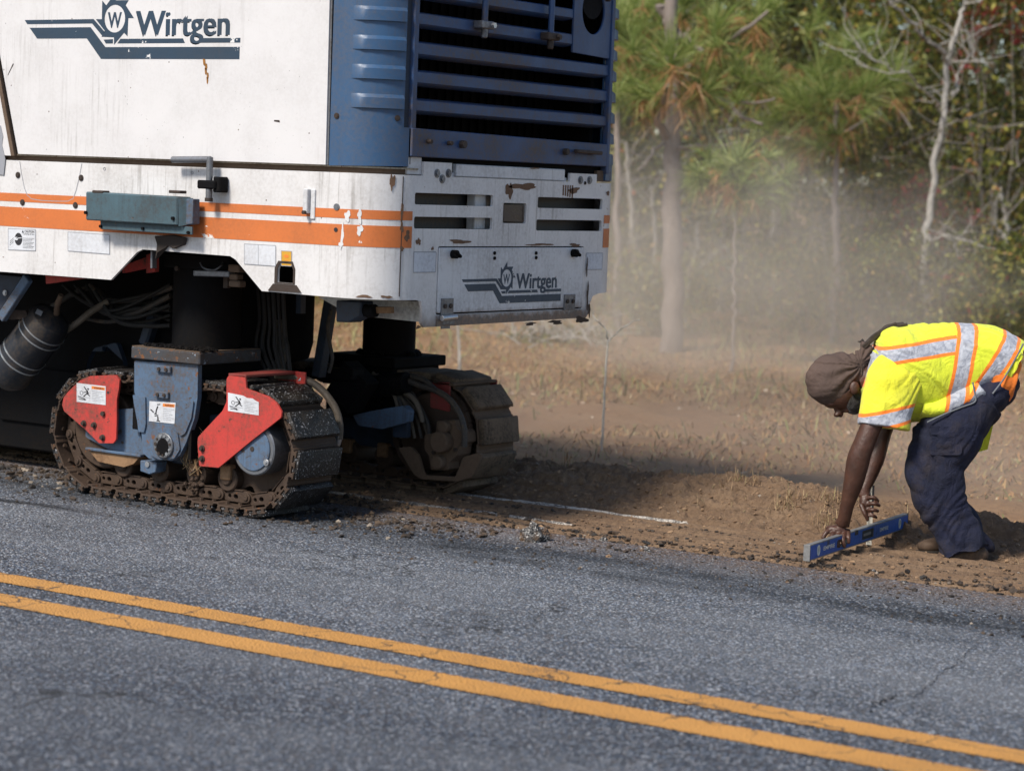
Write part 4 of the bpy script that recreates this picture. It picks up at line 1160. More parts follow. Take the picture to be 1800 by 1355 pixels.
# idler wheel on the left
MB().cyl((X0, 8.56, .335), (X0, 8.76, .335), .20, 32).build('idler_wheel', m_chain, nt_, bevel=.008)
q = S(176, 765, 8.55)
# guards
GY = 8.478
gl = plate([(109, 712), (112, 698), (122, 686), (140, 669), (158, 661), (203, 659), (210, 668), (209, 682), (205, 703), (205, 742), (204, 772), (199, 779), (174, 779), (150, 755), (113, 723)], GY, .012, 'track_guard', m_red, nt_, 'left red guard plate with a warning label', r=.006, bev=.002)
gr = plate([(398, 666), (402, 660), (431, 661), (433, 683), (450, 689), (472, 697), (486, 708), (495, 724), (494, 734), (440, 776), (384, 822), (350, 819), (347, 778), (348, 768), (391, 722), (398, 706)], GY, .012, 'track_guard', m_red, nt_, 'right red guard plate with a torn warning label', r=.006, bev=.002)
ga = S(401, 661, GY)
gz = S(415, 661, GY).z
ta = S(401, 661, GY).x; tb = S(432, 661, GY).x
MB().box((ta, GY, gz - .004), (tb + .0, Y0 + .36, gz + .010)).build('guard_top', m_red_dark, gr, bevel=.003)
MB().box((ta, Y0 + .35, gz - .05), (tb + .06, Y0 + .362, gz + .010)).build('guard_fold', m_red, gr, bevel=.002)
for pts, par in (((( 148, 744), 0), ((177 - 11, 747), 0), ((181, 769), 0)), gl), ((((356, 788), 0), ((356, 806), 0)), gr):
    for (uv, _) in pts:
        q = S(uv[0], uv[1], GY); m = MB().cyl((q.x, GY - .006, q.z), (q.x, GY, q.z), .016, 14).cyl((q.x, GY - .018, q.z), (q.x, GY, q.z), .011, 6)
        m.build('guard_bolt', m_bolt, par, bevel=.001)
q = S(182, 727, GY); MB().cyl((q.x, GY - .012, q.z), (q.x, GY, q.z), .013, 6).build('guard_bolt', m_bolt, gl)
q = S(190, 690, GY); MB().cyl((q.x, GY - .001, q.z), (q.x, GY + .001, q.z), .007, 12).build('guard_hole', m_ink, gl)
# warning labels
def warn_label(c4, Y, parent, kind, torn=False):
    a, b_, c_, e_ = [Vector((S(u, v, Y).x, S(u, v, Y).z)) for u, v in c4]
    def f(x, y, d):
        p = a * (1 - x) * (1 - y) + b_ * x * (1 - y) + c_ * x * y + e_ * (1 - x) * y
        return Vector((p.x, Y + d, p.y))
    edge = [(0, 0), (1, 0), (1, 1), (0, 1)]
    if torn: edge = [(0, 0), (.5, .03), (.62, .12), (.8, .10), (.93, .22), (1, .25), (1, 1), (0, .97)]
    lb = MB().prism(edge, f, -.0012, 0).build('warning_label', m_label, parent)
    d = -.0018
    if not torn:
        MB().prism([(.52, .07), (.97, .07), (.97, .22), (.52, .22)], f, d, -.0013).build('label_header', m_orange_ink, lb)
        m = MB(); lettering(m, 'WARNING', f, .60, .19, .93, .10, d - .0005, .02); m.build('label_lettering', m_ink, lb)
    m = MB()
    for i in range(7):
        y = .32 + i * .085
        if y > .9: break
        m.prism([(.54, y), (.96 - (i * 37 % 5) * .05, y), (.96 - (i * 37 % 5) * .05, y + .02), (.54, y + .02)], f, d, -.0013)
    m.build('label_lines', m_ink_grey, lb)
    m = MB()
    def seg(p, q, wd=.035):
        p = Vector(p); q = Vector(q); n = Vector((-(q - p).y, (q - p).x)).normalized() * wd / 2
        m.prism([tuple(p - n), tuple(q - n), tuple(q + n), tuple(p + n)], f, d, -.0013)
    if kind == 'roll':
        o_ = circle(.17, .5, .06, .11, 14)
        m.prism(o_, f, d, -.0013, [circle(.17, .5, .045, .085, 14)])
        m.prism(circle(.40, .25, .03, .05, 10), f, d, -.0013)
        for p, q in (((.26, .15), (.42, .5)), ((.38, .33), (.36, .52)), ((.36, .5), (.24, .68)), ((.36, .5), (.46, .62)), ((.36, .42), (.24, .46)), ((.06, .72), (.30, .80)), ((.08, .84), (.28, .84))): seg(p, q, .04)
        m.prism([(.27, .80), (.34, .84), (.27, .88)], f, d, -.0013)
        seg((.04, .68), (.48, .72), .012)
    else:
        for p, q in (((.05, .40), (.18, .55)), ((.30, .15), (.42, .12)), ((.33, .22), (.28, .42)), ((.28, .42), (.26, .62)), ((.20, .60), (.30, .62)), ((.22, .72), (.36, .66)), ((.34, .72), (.36, .92)), ((.30, .93), (.44, .95))): seg(p, q, .05)
    m.build('label_pictogram', m_ink, lb)
warn_label([(135, 673), (186, 679), (186, 712), (135, 706)], GY - .0005, gl, 'roll')
warn_label([(401, 690), (455, 699), (455, 730), (401, 723)], GY - .0005, gr, 'roll', True)
# drum of the drive sprocket
hx, hz = S(445, 797, 8.50).x, .335
dm = MB().cyl((hx, 8.50, hz), (hx, 8.66, hz), .128, 48).build('drive_drum', m_steel, nt_, bevel=.006, label='round drive drum of the near track')
MB().cyl((hx, 8.492, hz), (hx, 8.502, hz), .105, 40).build('drum_cap', m_blue_track, dm, bevel=.003)
MB().cyl((hx, 8.489, hz), (hx, 8.494, hz), .012, 10).build('drum_plug', m_bolt, dm)
q = S(468, 813, 8.49); MB().cyl((q.x, 8.486, q.z), (q.x, 8.496, q.z), .016, 14).cyl((q.x, 8.48, q.z), (q.x, 8.487, q.z), .008, 6).build('drum_plug', m_zinc, dm, bevel=.001)
tooth = []
for i in range(66):
    a = 2 * math.pi * i / 66
    tooth.append((X1 + (.235 + .028 * math.sin(a * 11)) * math.cos(a), .335 + (.235 + .028 * math.sin(a * 11)) * math.sin(a)))
MB().prism(tooth, sideplane(8.615), 0, .05).build('sprocket', m_chain, dm, bevel=.003)
tooth = [(p[0] + .12, p[1]) for p in tooth]
MB().prism(tooth, sideplane(10.0), 0, .05).build('sprocket', m_dusty, ft_, bevel=.003)
# rollers along the bottom run
for i, x in enumerate((-7.98, -7.74, -7.50, -7.30)):
    for (yy, par, mt, xo) in ((8.56, nt_, m_chain, 0), (9.92, ft_, m_chain, .12)):
        MB().cyl((x + xo, yy, .165), (x + xo, yy + .20, .165), .062, 20).cyl((x + xo, yy - .012, .165), (x + xo, yy, .165), .032, 12).build('track_roller', mt, par, bevel=.006)
        MB().box((x + xo - .032, yy - .02, .16), (x + xo + .032, yy + .03, .235)).build('roller_bearing', m_mud if par is ft_ or i > 1 else m_blue_track, par, bevel=.006)
# twigs and roots jammed between yoke and guard
m = MB(); rr = random.Random(4)
for i in range(70):
    p = S(rr.uniform(326, 352), rr.uniform(745, 800), 8.52 + rr.uniform(0, .05)); q = p + Vector((rr.gauss(0, .02), rr.gauss(0, .02), -rr.uniform(.03, .13))); mid = (p + q) / 2 + Vector((rr.gauss(0, .02), 0, 0))
    m.tube(catmull([p, mid, q], 3), .0016, 4)
o = m.build('jammed_roots', m_straw, nt_, label='dry roots and grass caught in the near track'); o['kind'] = 'stuff'
m = MB()
for i in range(60):
    p = S(rr.gauss(342, 8), rr.uniform(780, 862), 8.53 + rr.uniform(-.01, .06)); m.ell(p, (rr.uniform(.004, .013), rr.uniform(.004, .012), rr.uniform(.004, .016)), Matrix.Rotation(rr.random() * 3, 3, 'X'), nu=6, nv=4)
o = m.build('mud_lumps', m_chain, nt_); o['kind'] = 'stuff'

# --- near leg: yoke, flange, column
ly = 8.71; lx = S(364, 545, ly).x
yk = plate([(236, 634), (348, 641), (347, 700), (342, 735), (327, 778), (316, 800), (303, 810), (262, 806), (251, 796), (247, 740), (240, 700), (236, 690)], 8.462, .03, 'leg_yoke', m_blue_track, mach, 'blue grey yoke of the near leg with hub and label', r=.010)
MB().box((S(236, 640, 8.5).x, 8.494, .36), (S(347, 640, 8.5).x, 8.90, .70)).build('yoke_body', m_black, yk, bevel=.004)
MB().prism([(8.47, .71), (8.90, .71), (8.90, .45), (8.62, .25), (8.47, .25)], lambda a, b, d: Vector((S(346, 700, 8.5).x - .02 + d, a, b)), 0, .018).build('yoke_side', m_black, yk)
fx0, fx1 = S(230, 610, 8.44).x, S(351, 617, 8.44).x
MB().box((fx0, 8.44, .712), (fx1, 8.90, .772)).build('yoke_flange', worn('chipped_rusty_flange', (.045, .05, .06), .6, g=.9, rust=.7, grime=(.05, .033, .022), chip=14, chipc=(.25, .30, .36)), yk, bevel=.006)
MB().box((fx0 + .004, 8.444, .7722), (fx1 - .004, 8.896, .776)).build('flange_dust', m_dusty, yk)
for (u0, v0, u1, v1) in ((276, 642, 301, 656), (274, 687, 297, 701)):
    a = S(u0, v0, 8.455); b_ = S(u1, v1, 8.455)
    k_ = MB().box((a.x, 8.445, b_.z), (b_.x, 8.463, a.z)).build('clamp_block', m_blue_track, yk, bevel=.003)
    for t in (.25, .75): MB().cyl((a.x + (b_.x - a.x) * t, 8.438, (a.z + b_.z) / 2), (a.x + (b_.x - a.x) * t, 8.447, (a.z + b_.z) / 2), .009, 8).build('clamp_bolt', m_bolt, k_)
plate([(233, 694), (255, 698), (256, 745), (253, 760), (243, 759), (241, 740), (236, 715)], 8.452, .012, 'yoke_gusset', m_blue_track, yk, r=.006)
plate([(312, 702), (340, 706), (336, 735), (325, 762), (317, 767), (310, 758), (310, 715)], 8.452, .012, 'yoke_gusset', m_blue_track, yk, r=.006)
plate([(266, 755), (275, 751), (300, 753), (312, 762), (316, 790), (306, 806), (280, 808), (264, 800), (262, 780)], 8.452, .012, 'hub_boss', m_blue_track, yk, r=.01)
hc_ = S(286, 783, 8.44)
hb = MB().cyl((hc_.x, 8.440, hc_.z), (hc_.x, 8.455, hc_.z), .062, 36).build('pivot_hub', m_steel, yk, bevel=.003)
for i in range(11):
    a = 2 * math.pi * i / 11 + .2
    MB().cyl((hc_.x + .047 * math.cos(a), 8.436, hc_.z + .047 * math.sin(a)), (hc_.x + .047 * math.cos(a), 8.442, hc_.z + .047 * math.sin(a)), .0085 if i % 2 else .006, 10).build('hub_bolt', m_zinc if i in (1, 2, 3, 9, 10) else m_bolt, hb)
MB().prism(rounded([(hc_.x - .03, hc_.z + .02), (hc_.x, hc_.z + .042), (hc_.x + .035, hc_.z + .02), (hc_.x + .04, hc_.z - .03), (hc_.x, hc_.z - .055), (hc_.x - .045, hc_.z - .03)], .02), lambda a, b, d: Vector((a, 8.4375 + d, b)), 0, .003).build('hub_grease', m_black, hb)
warn_label([(263, 705), (309, 708), (307, 745), (262, 740)], 8.4605, yk, 'arm')
q = S(243, 755, 8.46)
MB().prism(ps([(246, 809), (275, 812), (274, 830), (262, 834), (246, 828)], 8.49), sideplane(8.49), 0, .08).build('lower_lug', m_blue_track, yk, bevel=.004)
q = S(259, 816, 8.485); MB().cyl((q.x, 8.482, q.z), (q.x, 8.492, q.z), .014, 14).build('lug_pin', m_zinc, yk)
lr = (S(413, 545, ly).x - S(323, 545, ly).x) / 2
leg = MB().cyl((lx, ly, .772), (lx, ly, 1.40), lr * 1.02, 40).build('leg_column', m_black, mach, label='black oily lifting column of the near leg')
MB().box((S(312, 545, 8.6).x, 8.60, .775), (S(322, 545, 8.6).x, 8.66, 1.21)).build('guide_rail', m_dusty, leg, bevel=.003)
MB().box((S(393, 500, 8.58).x, 8.575, 1.08), (S(401, 500, 8.58).x, 8.60, 1.2)).build('guide_rail', m_bolt, leg, bevel=.002)
MB().box((S(300, 470, 8.55).x, 8.50, 1.165), (S(402, 470, 8.5).x, 8.86, 1.235)).build('leg_collar', m_black, leg, bevel=.006)
MB().bar(S(345, 480, 8.47), S(408, 482, 8.47), .05, .028).build('collar_bar', m_steel, leg, bevel=.004)
for (u, v, a, b_) in ((415, 472, .035, .018), (414, 487, .026, .014), (416, 499, .034, .015)):
    q = S(u, v, 8.47); MB().box((q.x - a, 8.45, q.z - b_), (q.x + a, 8.50, q.z + b_)).build('collar_bolt', m_dusty, leg, bevel=.005)
MB().tube(catmull([S(352, 462, 8.46), S(358, 471, 8.45), S(375, 475, 8.45), S(388, 468, 8.46), S(392, 462, 8.5)], 5), .0045, 6).build('bleed_pipe', m_steel, leg)
q = S(312, 472, 8.5); MB().cyl((q.x, 8.49, q.z), (q.x, 8.505, q.z), .012, 8).build('collar_screw', m_bolt, leg)
m = MB(); rr = random.Random(8)
for i in range(150):
    a = rr.random()
    p = Vector((fx0 + .05 + (fx1 - fx0 - .06) * rr.random() ** .8, 8.47 + .12 * rr.random() ** 2, .776)) if i < 90 else Vector((lx + .2 * rr.gauss(0, 1), ly - lr - .03 * rr.random(), .776))
    p.x = min(max(p.x, fx0 + .03), fx1 - .01)
    m.ell(p + Vector((0, 0, .006 * rr.random())), (rr.uniform(.006, .02), rr.uniform(.006, .02), rr.uniform(.005, .016)), nu=6, nv=4)
o = m.build('tar_crumbs', m_black, yk, label='black crumbs piled on the yoke'); o['kind'] = 'stuff'

# --- far leg
fxl, fyl = S(685, 570, 10.03).x, 10.03
m = MB().cyl((fxl, fyl, .70), (fxl, fyl, 1.4), .142, 36)
fl = m.build('leg_column', m_black, mach, label='black lifting column of the far leg')
MB().box((fxl - .25, 9.80, .645), (fxl + .21, 10.27, .70)).box((fxl - .22, 9.83, .36), (fxl + .18, 10.25, .645)).build('leg_yoke', m_black, mach, bevel=.006, label='dark yoke box of the far leg')
m = MB(); rr = random.Random(12)
for i in range(50):
    a = rr.uniform(0, 6.28); m.ell((fxl + .16 * math.cos(a), fyl + .16 * math.sin(a), .703), (rr.uniform(.01, .028),) * 3, nu=6, nv=4)
o = m.build('tar_crumbs', m_black, fl); o['kind'] = 'stuff'
FY = 9.83
def fplate(pts, Y, d, name, mat, lab=None, r=.01): return MB().prism(rounded(ps(pts, Y), r), sideplane(Y), 0, d).build(name, mat, ft_, bevel=.003, label=lab)
# hydraulic motor block facing the middle
mt = fplate([(768, 740), (800, 738), (802, 752), (812, 760), (814, 778), (806, 782), (804, 800), (790, 812), (788, 826), (757, 826), (754, 800), (746, 790), (746, 764), (766, 760)], 9.74, .12, 'drive_motor', m_dusty, 'dust caked drive motor of the far track')
for (u, v, r_, l_) in ((782, 776, .055, .06), (776, 812, .036, .05), (786, 750, .03, .045)):
    q = S(u, v, 9.74); MB().cyl((q.x, 9.74 - l_, q.z), (q.x, 9.745, q.z), r_, 20).build('motor_port', m_dusty, mt, bevel=.006)
for u, v in ((774, 775), (788, 762), (800, 790), (762, 795)): q = S(u, v, 9.735); MB().cyl((q.x, 9.73, q.z), (q.x, 9.742, q.z), .011, 6).build('motor_bolt', m_bolt, mt)
fplate([(700, 787), (722, 785), (735, 800), (745, 835), (800, 838), (808, 820), (814, 803), (836, 797), (846, 797), (843, 812), (830, 838), (803, 846), (740, 842), (728, 835)], 9.70, .02, 'motor_guard', m_dusty, 'curved dusty plate under the far drive motor', r=.012)
MB().cyl((X1 + .12, 9.83, .335), (X1 + .12, 9.87, .335), .20, 40).build('sprocket_cover', m_chain, ft_, bevel=.004)
m = MB()
for i in range(24):
    a0_, a1_ = 2 * math.pi * i / 24, 2 * math.pi * (i + 1) / 24
    m.bar((X1 + .12 + .235 * math.cos(a0_), 9.845, .335 + .235 * math.sin(a0_)), (X1 + .12 + .235 * math.cos(a1_), 9.845, .335 + .235 * math.sin(a1_)), .03, .03)
m.build('sprocket_rim', m_chain, ft_)
fg = fplate([(757, 672), (790, 672), (790, 724), (756, 716)], 9.82, .014, 'track_guard', m_red_dark, 'dark red guard of the far track')
a = S(762, 672, 9.82)
MB().box((a.x, 9.82, a.z - .01), (S(792, 672, 9.82).x + .02, 10.22, a.z + .004)).build('guard_top', m_dusty, fg, bevel=.003)
MB().box((a.x, 10.21, a.z - .06), (S(792, 672, 9.82).x + .02, 10.222, a.z + .004)).build('guard_fold', m_red_dark, fg)
# hoses over the far track
def hose(pts, Y, r, mat, name='hydraulic_hose', parent=mach, lab=None, n=8):
    pts = [S(p[0], p[1], p[2] if len(p) > 2 else Y) for p in pts]
    return MB().tube(catmull(pts, n), r, 10).build(name, mat, parent, label=lab)
hose([(715, 668), (740, 678), (765, 686), (790, 702), (808, 728), (816, 755), (816, 785)], 9.72, .016, m_hose)
hose([(712, 690), (730, 705), (740, 730), (742, 742)], 9.72, .014, m_hose_tan)
hose([(700, 680), (722, 690), (738, 715), (752, 745), (756, 770)], 9.76, .012, m_hose)
hose([(716, 660), (745, 668), (770, 690)], 9.74, .014, m_hose)
MB().cyl(S(640, 680, 9.70), S(716, 672, 9.70), .055, 18).build('cylinder_body', m_black, mach, bevel=.004)
m = MB()
for i in range(9): p = S(645 + i * 7, 680 - i * .7, 9.7); m.cyl(p, p + Vector((.012, 0, 0)), .060, 16)
m.build('bellows', m_black, mach)
fplate([(620, 730), (655, 722), (708, 713), (718, 722), (716, 742), (672, 754), (630, 748)], 9.60, .05, 'cross_link_arm', m_blue_track, 'blue steering arm before the far track', r=.008)
fplate([(690, 722), (716, 716), (716, 770), (690, 768)], 9.66, .03, 'cross_link_plate', m_blue_dark)
MB().bar(S(545, 655, 9.5), S(630, 658, 9.5), .10, .06).build('tie_beam', m_black, mach, bevel=.005)
MB().bar(S(600, 660, 9.55), S(640, 700, 9.55), .12, .2).build('tie_beam', m_black, mach, bevel=.005)
# hoses round the near drive sprocket
hose([(470, 655, 8.84), (500, 654, 8.86), (530, 668, 8.88), (548, 690, 8.90), (553, 720, 8.90)], 8.88, .014, m_hose, parent=nt_)
hose([(485, 660, 8.84), (530, 665, 8.87), (562, 682, 8.90), (588, 715, 8.90), (597, 745, 8.90), (596, 772, 8.90)], 8.9, .018, m_hose_tan, parent=nt_)
MB().tube([S(596, 765, 8.9), S(592, 780, 8.9), S(588, 787, 8.9)], [.02, .02, .010], 10).build('hose_fitting', m_zinc, nt_)
MB().tube([S(527, 664, 8.86), S(532, 668, 8.87)], .018, 10).build('hose_clip', m_label, nt_)
hose([(440, 668, 8.9), (455, 655, 8.9), (475, 652, 8.9)], 8.9, .012, m_hose, parent=nt_)

# --- under the frame: whitish cross plate, lamp box, strut, hoses, tank, housing
MB().prism(ps([(560, 522), (738, 530), (738, 566), (640, 556), (600, 545)], 8.62), sideplane(8.62), 0, .012).build('inner_cross_plate', worn('grey_white_underside_paint', (.50, .49, .46), .6, g=.5, rust=.1), mach)
MB().prism(ps([(590, 528), (634, 530), (633, 556), (612, 567), (590, 566)], 8.46), sideplane(8.46), 0, .10).build('marker_lamp_box', m_blue_dark, mach, bevel=.006, label='dark blue lamp box under the rear corner')
MB().cyl(S(646, 548, 8.5), S(660, 546, 8.5), .03, 14).ell(S(640, 545, 8.5), (.03, .03, .03)).build('lamp_joint', m_black, mach)
MB().bar(S(655, 545, 8.52), S(690, 545, 8.52), .03, .03).build('lamp_bracket', m_mud, mach, bevel=.003)
st = MB().bar(S(583, 520, 9.35), S(560, 662, 9.35), .055, .055).build('rear_strut', m_blue_dark, mach, bevel=.004, label='slanting blue strut seen under the frame')
hose([(582, 545), (576, 575), (580, 605), (584, 630), (578, 655)], 9.3, .010, m_hose, parent=st)
# vertical tank between the tracks
MB().tube([(-7.64, 9.30, 1.3), (-7.64, 9.30, .78), (-7.64, 9.30, .70), (-7.64, 9.30, .66)], [.20, .20, .18, .05], 28).build('vertical_tank', m_black, mach, bevel=.004)
MB().box((S(545, 560, 9.1).x - .06, 9.06, .95), (S(545, 560, 9.1).x - .03, 9.1, 1.2)).build('tank_strip', m_blue_dark, mach)
MB().tube(catmull([(-7.48, 9.15, .9), (-7.44, 9.12, .72), (-7.50, 9.1, .62)], 5), .03, 10).build('tank_pipe', m_hose, mach)
# milling drum housing, dark
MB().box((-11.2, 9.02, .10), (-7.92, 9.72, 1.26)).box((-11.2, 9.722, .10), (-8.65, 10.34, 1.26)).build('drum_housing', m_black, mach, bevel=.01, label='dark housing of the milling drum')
MB().box((-9.3, 9.0, .25), (-8.45, 9.02, .55)).build('housing_door', m_black, mach, bevel=.004)
fplate2 = MB().prism(rounded(ps([(150, 690), (152, 640), (165, 612), (205, 602), (218, 640), (212, 690)], 8.95), .02), sideplane(8.95), 0, .03, [[(a + S(184, 612, 8.95).x, b + S(184, 612, 8.95).z) for a, b in circle(0, 0, .018, n=14)]]).build('side_lever', m_blue_dark, mach, label='dark blue lever plate with a round hole')
MB().bar(S(283, 520, 8.95), S(255, 606, 8.95), .06, .06).build('lift_cylinder', m_blue_dark, mach, bevel=.01)
hose([(60, 560, 8.9), (160, 505, 8.9), (215, 555, 8.85), (300, 520, 8.8)], 8.9, .014, m_hose)
hose([(158, 500, 8.85), (185, 525, 8.85), (235, 528, 8.85), (305, 505, 8.8)], 8.85, .012, m_hose)
hose([(150, 560, 8.85), (200, 565, 8.85), (260, 540, 8.85)], 8.85, .010, m_hose)
hose([(110, 585, 8.70), (135, 568, 8.72), (160, 548, 8.76), (190, 530, 8.82)], 8.8, .017, m_hose_tan)
for i in range(9):
    y_ = 8.80 + .03 * (i % 4); o_ = i * 7
    hose([(110 + o_, 500 + (i % 3) * 6, y_), (150 + o_, 530 + o_ * .6, y_), (205 + o_, 545 + o_ * .5 - (i % 2) * 20, y_), (300, 500 + i * 9, y_)], y_, .008 + .002 * (i % 3), m_hose_dark)
for i in range(6):
    hose([(452 + i * 9, 500, 8.95), (456 + i * 9, 560 + i * 5, 8.97), (450 + i * 11, 610, 8.95), (470 + i * 8, 655, 8.93)], 8.95, .008 + .003 * (i % 2), m_hose_dark)
for i in range(5):
    hose([(655 + i * 8, 655 + i * 3), (690 + i * 7, 690 + i * 4), (700 + i * 10, 730), (705 + i * 12, 770)], 9.70 + .02 * i, .009, m_hose if i % 2 else m_hose_tan)
# accumulator tank with bands
A0 = S(12, 660, 8.60); A1 = S(85, 566, 8.60)
ax_ = (A1 - A0).normalized(); rT = .118
tk = MB().tube([A0 - ax_ * .05, A0 - ax_ * .03, A0 + ax_ * .02, A1 - ax_ * .02, A1 + ax_ * .025, A1 + ax_ * .052, A1 + ax_ * .066], [.03, .08, rT, rT, rT * .88, rT * .55, .015], 40).build('accumulator_tank', m_tank, mach, label='black pressure tank with zinc bands')
for t in (-.045, -.085, -.235, -.275):
    p = A1 + ax_ * t
    MB().tube([p - ax_ * .003, p + ax_ * .003], [rT + .004] * 2, 40).build('tank_band', m_band, tk)
MB().tube([A1 + ax_ * .05 + Vector((.02, 0, .01)), A1 + ax_ * .05 + Vector((.055, -.03, .055)), A1 + ax_ * .05 + Vector((.060, -.034, .062)), A1 + ax_ * .05 + Vector((.095, -.045, .11))], [.016, .014, .017, .013], 12).build('tank_valve', m_dusty, tk)
q = A1 + ax_ * .045
MB().prism([(-.02, -.014), (.02, -.014), (.02, .014), (-.02, .014)], lambda a, b, d: q + Vector((a - .012, -.085 - d + b * .5, b * .8 + .02 - a * .3)), 0, .002).build('tank_plate', m_zinc, tk)
# blue arm and bracket at the far left
plate([(-60, 478), (38, 487), (-2, 548), (-60, 620)], 8.42, .03, 'side_arm', m_blue_dark, mach, 'dark blue side arm at the front', r=.004)
MB().bar(S(50, 488, 8.40), S(3, 560, 8.40), .035, .05).build('arm_flange', m_blue_track, mach, bevel=.004)
q = S(8, 515, 8.41); bolt('arm_bolt', (q.x, 8.415, q.z), (0, -1, 0), .010, .010, m_zinc)
plate([(8, 545), (45, 546), (50, 560), (20, 562), (6, 560)], 8.50, .02, 'tank_bracket', m_bolt, mach, r=.004)
# ------------------------------------------------------------------ the worker
D0 = 10.74
def J(u, v, dd=0.0): return W(u, v, D0 + dd)
foot = J(1685, 975)
wk = thing('person', 'worker in yellow high visibility shirt bending down to hold a blue spirit level', 'person', (foot.x, foot.y, 0), math.atan2(CR[1], CR[0]))
RV = Vector(CR); UV = Vector(CU); FV = -Vector(CB)
PXM = FPX / D0
def loft(mb, secs, n=28, sub=5, sq=2.0, closed=True):
    """secs: (u, v, dd, half width in the picture plane px, half depth m). Rings stand square to the path."""
    cs = catmull([J(s[0], s[1], s[2]) for s in secs], sub)
    w1 = catmull([Vector((s[3] / PXM, s[4], 0)) for s in secs], sub)
    base = len(mb.v)
    for i, c in enumerate(cs):
        t = (cs[min(i + 1, len(cs) - 1)] - cs[max(i - 1, 0)]).normalized()
        b = (FV - t * FV.dot(t)).normalized(); a = t.cross(b)
        for k in range(n):
            th = 2 * math.pi * k / n
            x, y = math.cos(th), math.sin(th)
            e = 2 / sq
            x = math.copysign(abs(x) ** e, x); y = math.copysign(abs(y) ** e, y)
            mb.v.append(c + a * x * w1[i].x + b * y * w1[i].y)
    for i in range(len(cs) - 1):
        for k in range(n):
            k2 = (k + 1) % n
            mb.f.append((base + i * n + k, base + i * n + k2, base + (i + 1) * n + k2, base + (i + 1) * n + k))
    if closed:
        mb.f.append(tuple(base + k for k in range(n))[::-1]); mb.f.append(tuple(base + (len(cs) - 1) * n + k for k in range(n)))
    return mb
def remeshed(name, mb, vox, mat, smooth_it=4, wrinkle=None, parent=None, label=None):
    inv = world_of(parent).inverted()
    me = bpy.data.meshes.new(name)
    me.from_pydata([tuple(inv @ p) for p in mb.v], [], mb.f)
    bm = bmesh.new(); bm.from_mesh(me); bmesh.ops.recalc_face_normals(bm, faces=bm.faces); bm.to_mesh(me); bm.free()
    o = bpy.data.objects.new(name, me); COL.objects.link(o)
    r = o.modifiers.new('r', 'REMESH'); r.mode = 'VOXEL'; r.voxel_size = vox; r.use_smooth_shade = True
    s = o.modifiers.new('s', 'SMOOTH'); s.iterations = smooth_it; s.factor = .5
    dg = bpy.context.evaluated_depsgraph_get()
    ev = bpy.data.meshes.new_from_object(o.evaluated_get(dg))
    o.modifiers.clear(); o.data = ev; ev.name = name
    if wrinkle:
        bm = bmesh.new(); bm.from_mesh(ev); bm.normal_update()
        for v in bm.verts: v.co += v.normal * wrinkle(v.co)
        bm.to_mesh(ev); bm.free()
    ev.materials.clear(); ev.materials.append(mat)
    ev.polygons.foreach_set('use_smooth', np.ones(len(ev.polygons), bool))
    o.parent = parent
    if label: o['label'] = label
    return o
def skin_material():
    k = NT('dark_brown_skin')
    n = k.noise(14, 4, .6)
    c = k.mix(k.ramp(n, .3, .7), (.085, .036, .022), (.048, .021, .014))
    c = k.mix(k.ramp(k.noise(45, 4, .7), .6, .75, 0, .35), c, (.13, .10, .08))
    k.b.inputs['Subsurface Weight'].default_value = .04
    return k.set(Base__Color=c, Roughness=.44, Normal=k.bump(k.math('ADD', k.noise(240, 3, .6), k.noise(40, 3, .6)), .35, .004))
m_skin = skin_material()
# body: one continuous surface with head, arms, hands
bd = MB()
loft(bd, [(1750, 664, 0, 36, .14), (1715, 660, 0, 46, .15), (1650, 650, 0, 52, .15), (1585, 652, 0, 50, .17), (1545, 660, 0, 38, .10)])
loft(bd, [(1560, 650, 0, 26, .07), (1535, 662, 0, 24, .062), (1508, 672, 0, 24, .060)])            # neck
rot = Matrix((RV, FV, UV)).transposed()
def E3(u, v, dd, ru, rd, rv, ang=0):
    bd.ell(J(u, v, dd), (ru / PXM, rd, rv / PXM), rot @ Matrix.Rotation(-R(ang), 3, 'Y') if ang else rot, 24, 16)
E3(1466, 664, 0, 44, .082, 40, 0)            # skull
E3(1478, 690, 0, 34, .070, 30, 0)            # face block
E3(1496, 700, 0, 20, .055, 26, 0)            # jaw
E3(1462, 708, 0, 14, .045, 10, 0)            # brow
E3(1474, 722, 0, 7, .016, 13, 25)            # nose
E3(1471, 729, 0, 6, .020, 4.5, 0)            # nose tip
E3(1489, 721, 0, 9, .028, 4.5, 0)            # lips
E3(1505, 712, 0, 12, .036, 10, 0)            # chin
E3(1502, 682, -.078, 9, .012, 12, 0)         # ear
E3(1502, 682, .078, 9, .012, 12, 0)
# legs inside the trousers
for dd in (-.10, .12):
    loft(bd, [(1718, 696, dd, 32, .08), (1680, 745, dd, 32, .08), (1635, 805, dd, 26, .065), (1655, 870, dd, 24, .06), (1690, 955, dd, 15, .04)])
# near arm
loft(bd, [(1566, 650, -.18, 26, .06), (1552, 700, -.20, 22, .055), (1533, 745, -.21, 18.5, .050), (1518, 782, -.21, 18.5, .050), (1509, 808, -.20, 20, .050), (1501, 845, -.18, 17.5, .043), (1490, 885, -.15, 12.5, .030), (1485, 908, -.13, 11.5, .026), (1480, 922, -.11, 13.5, .022)])
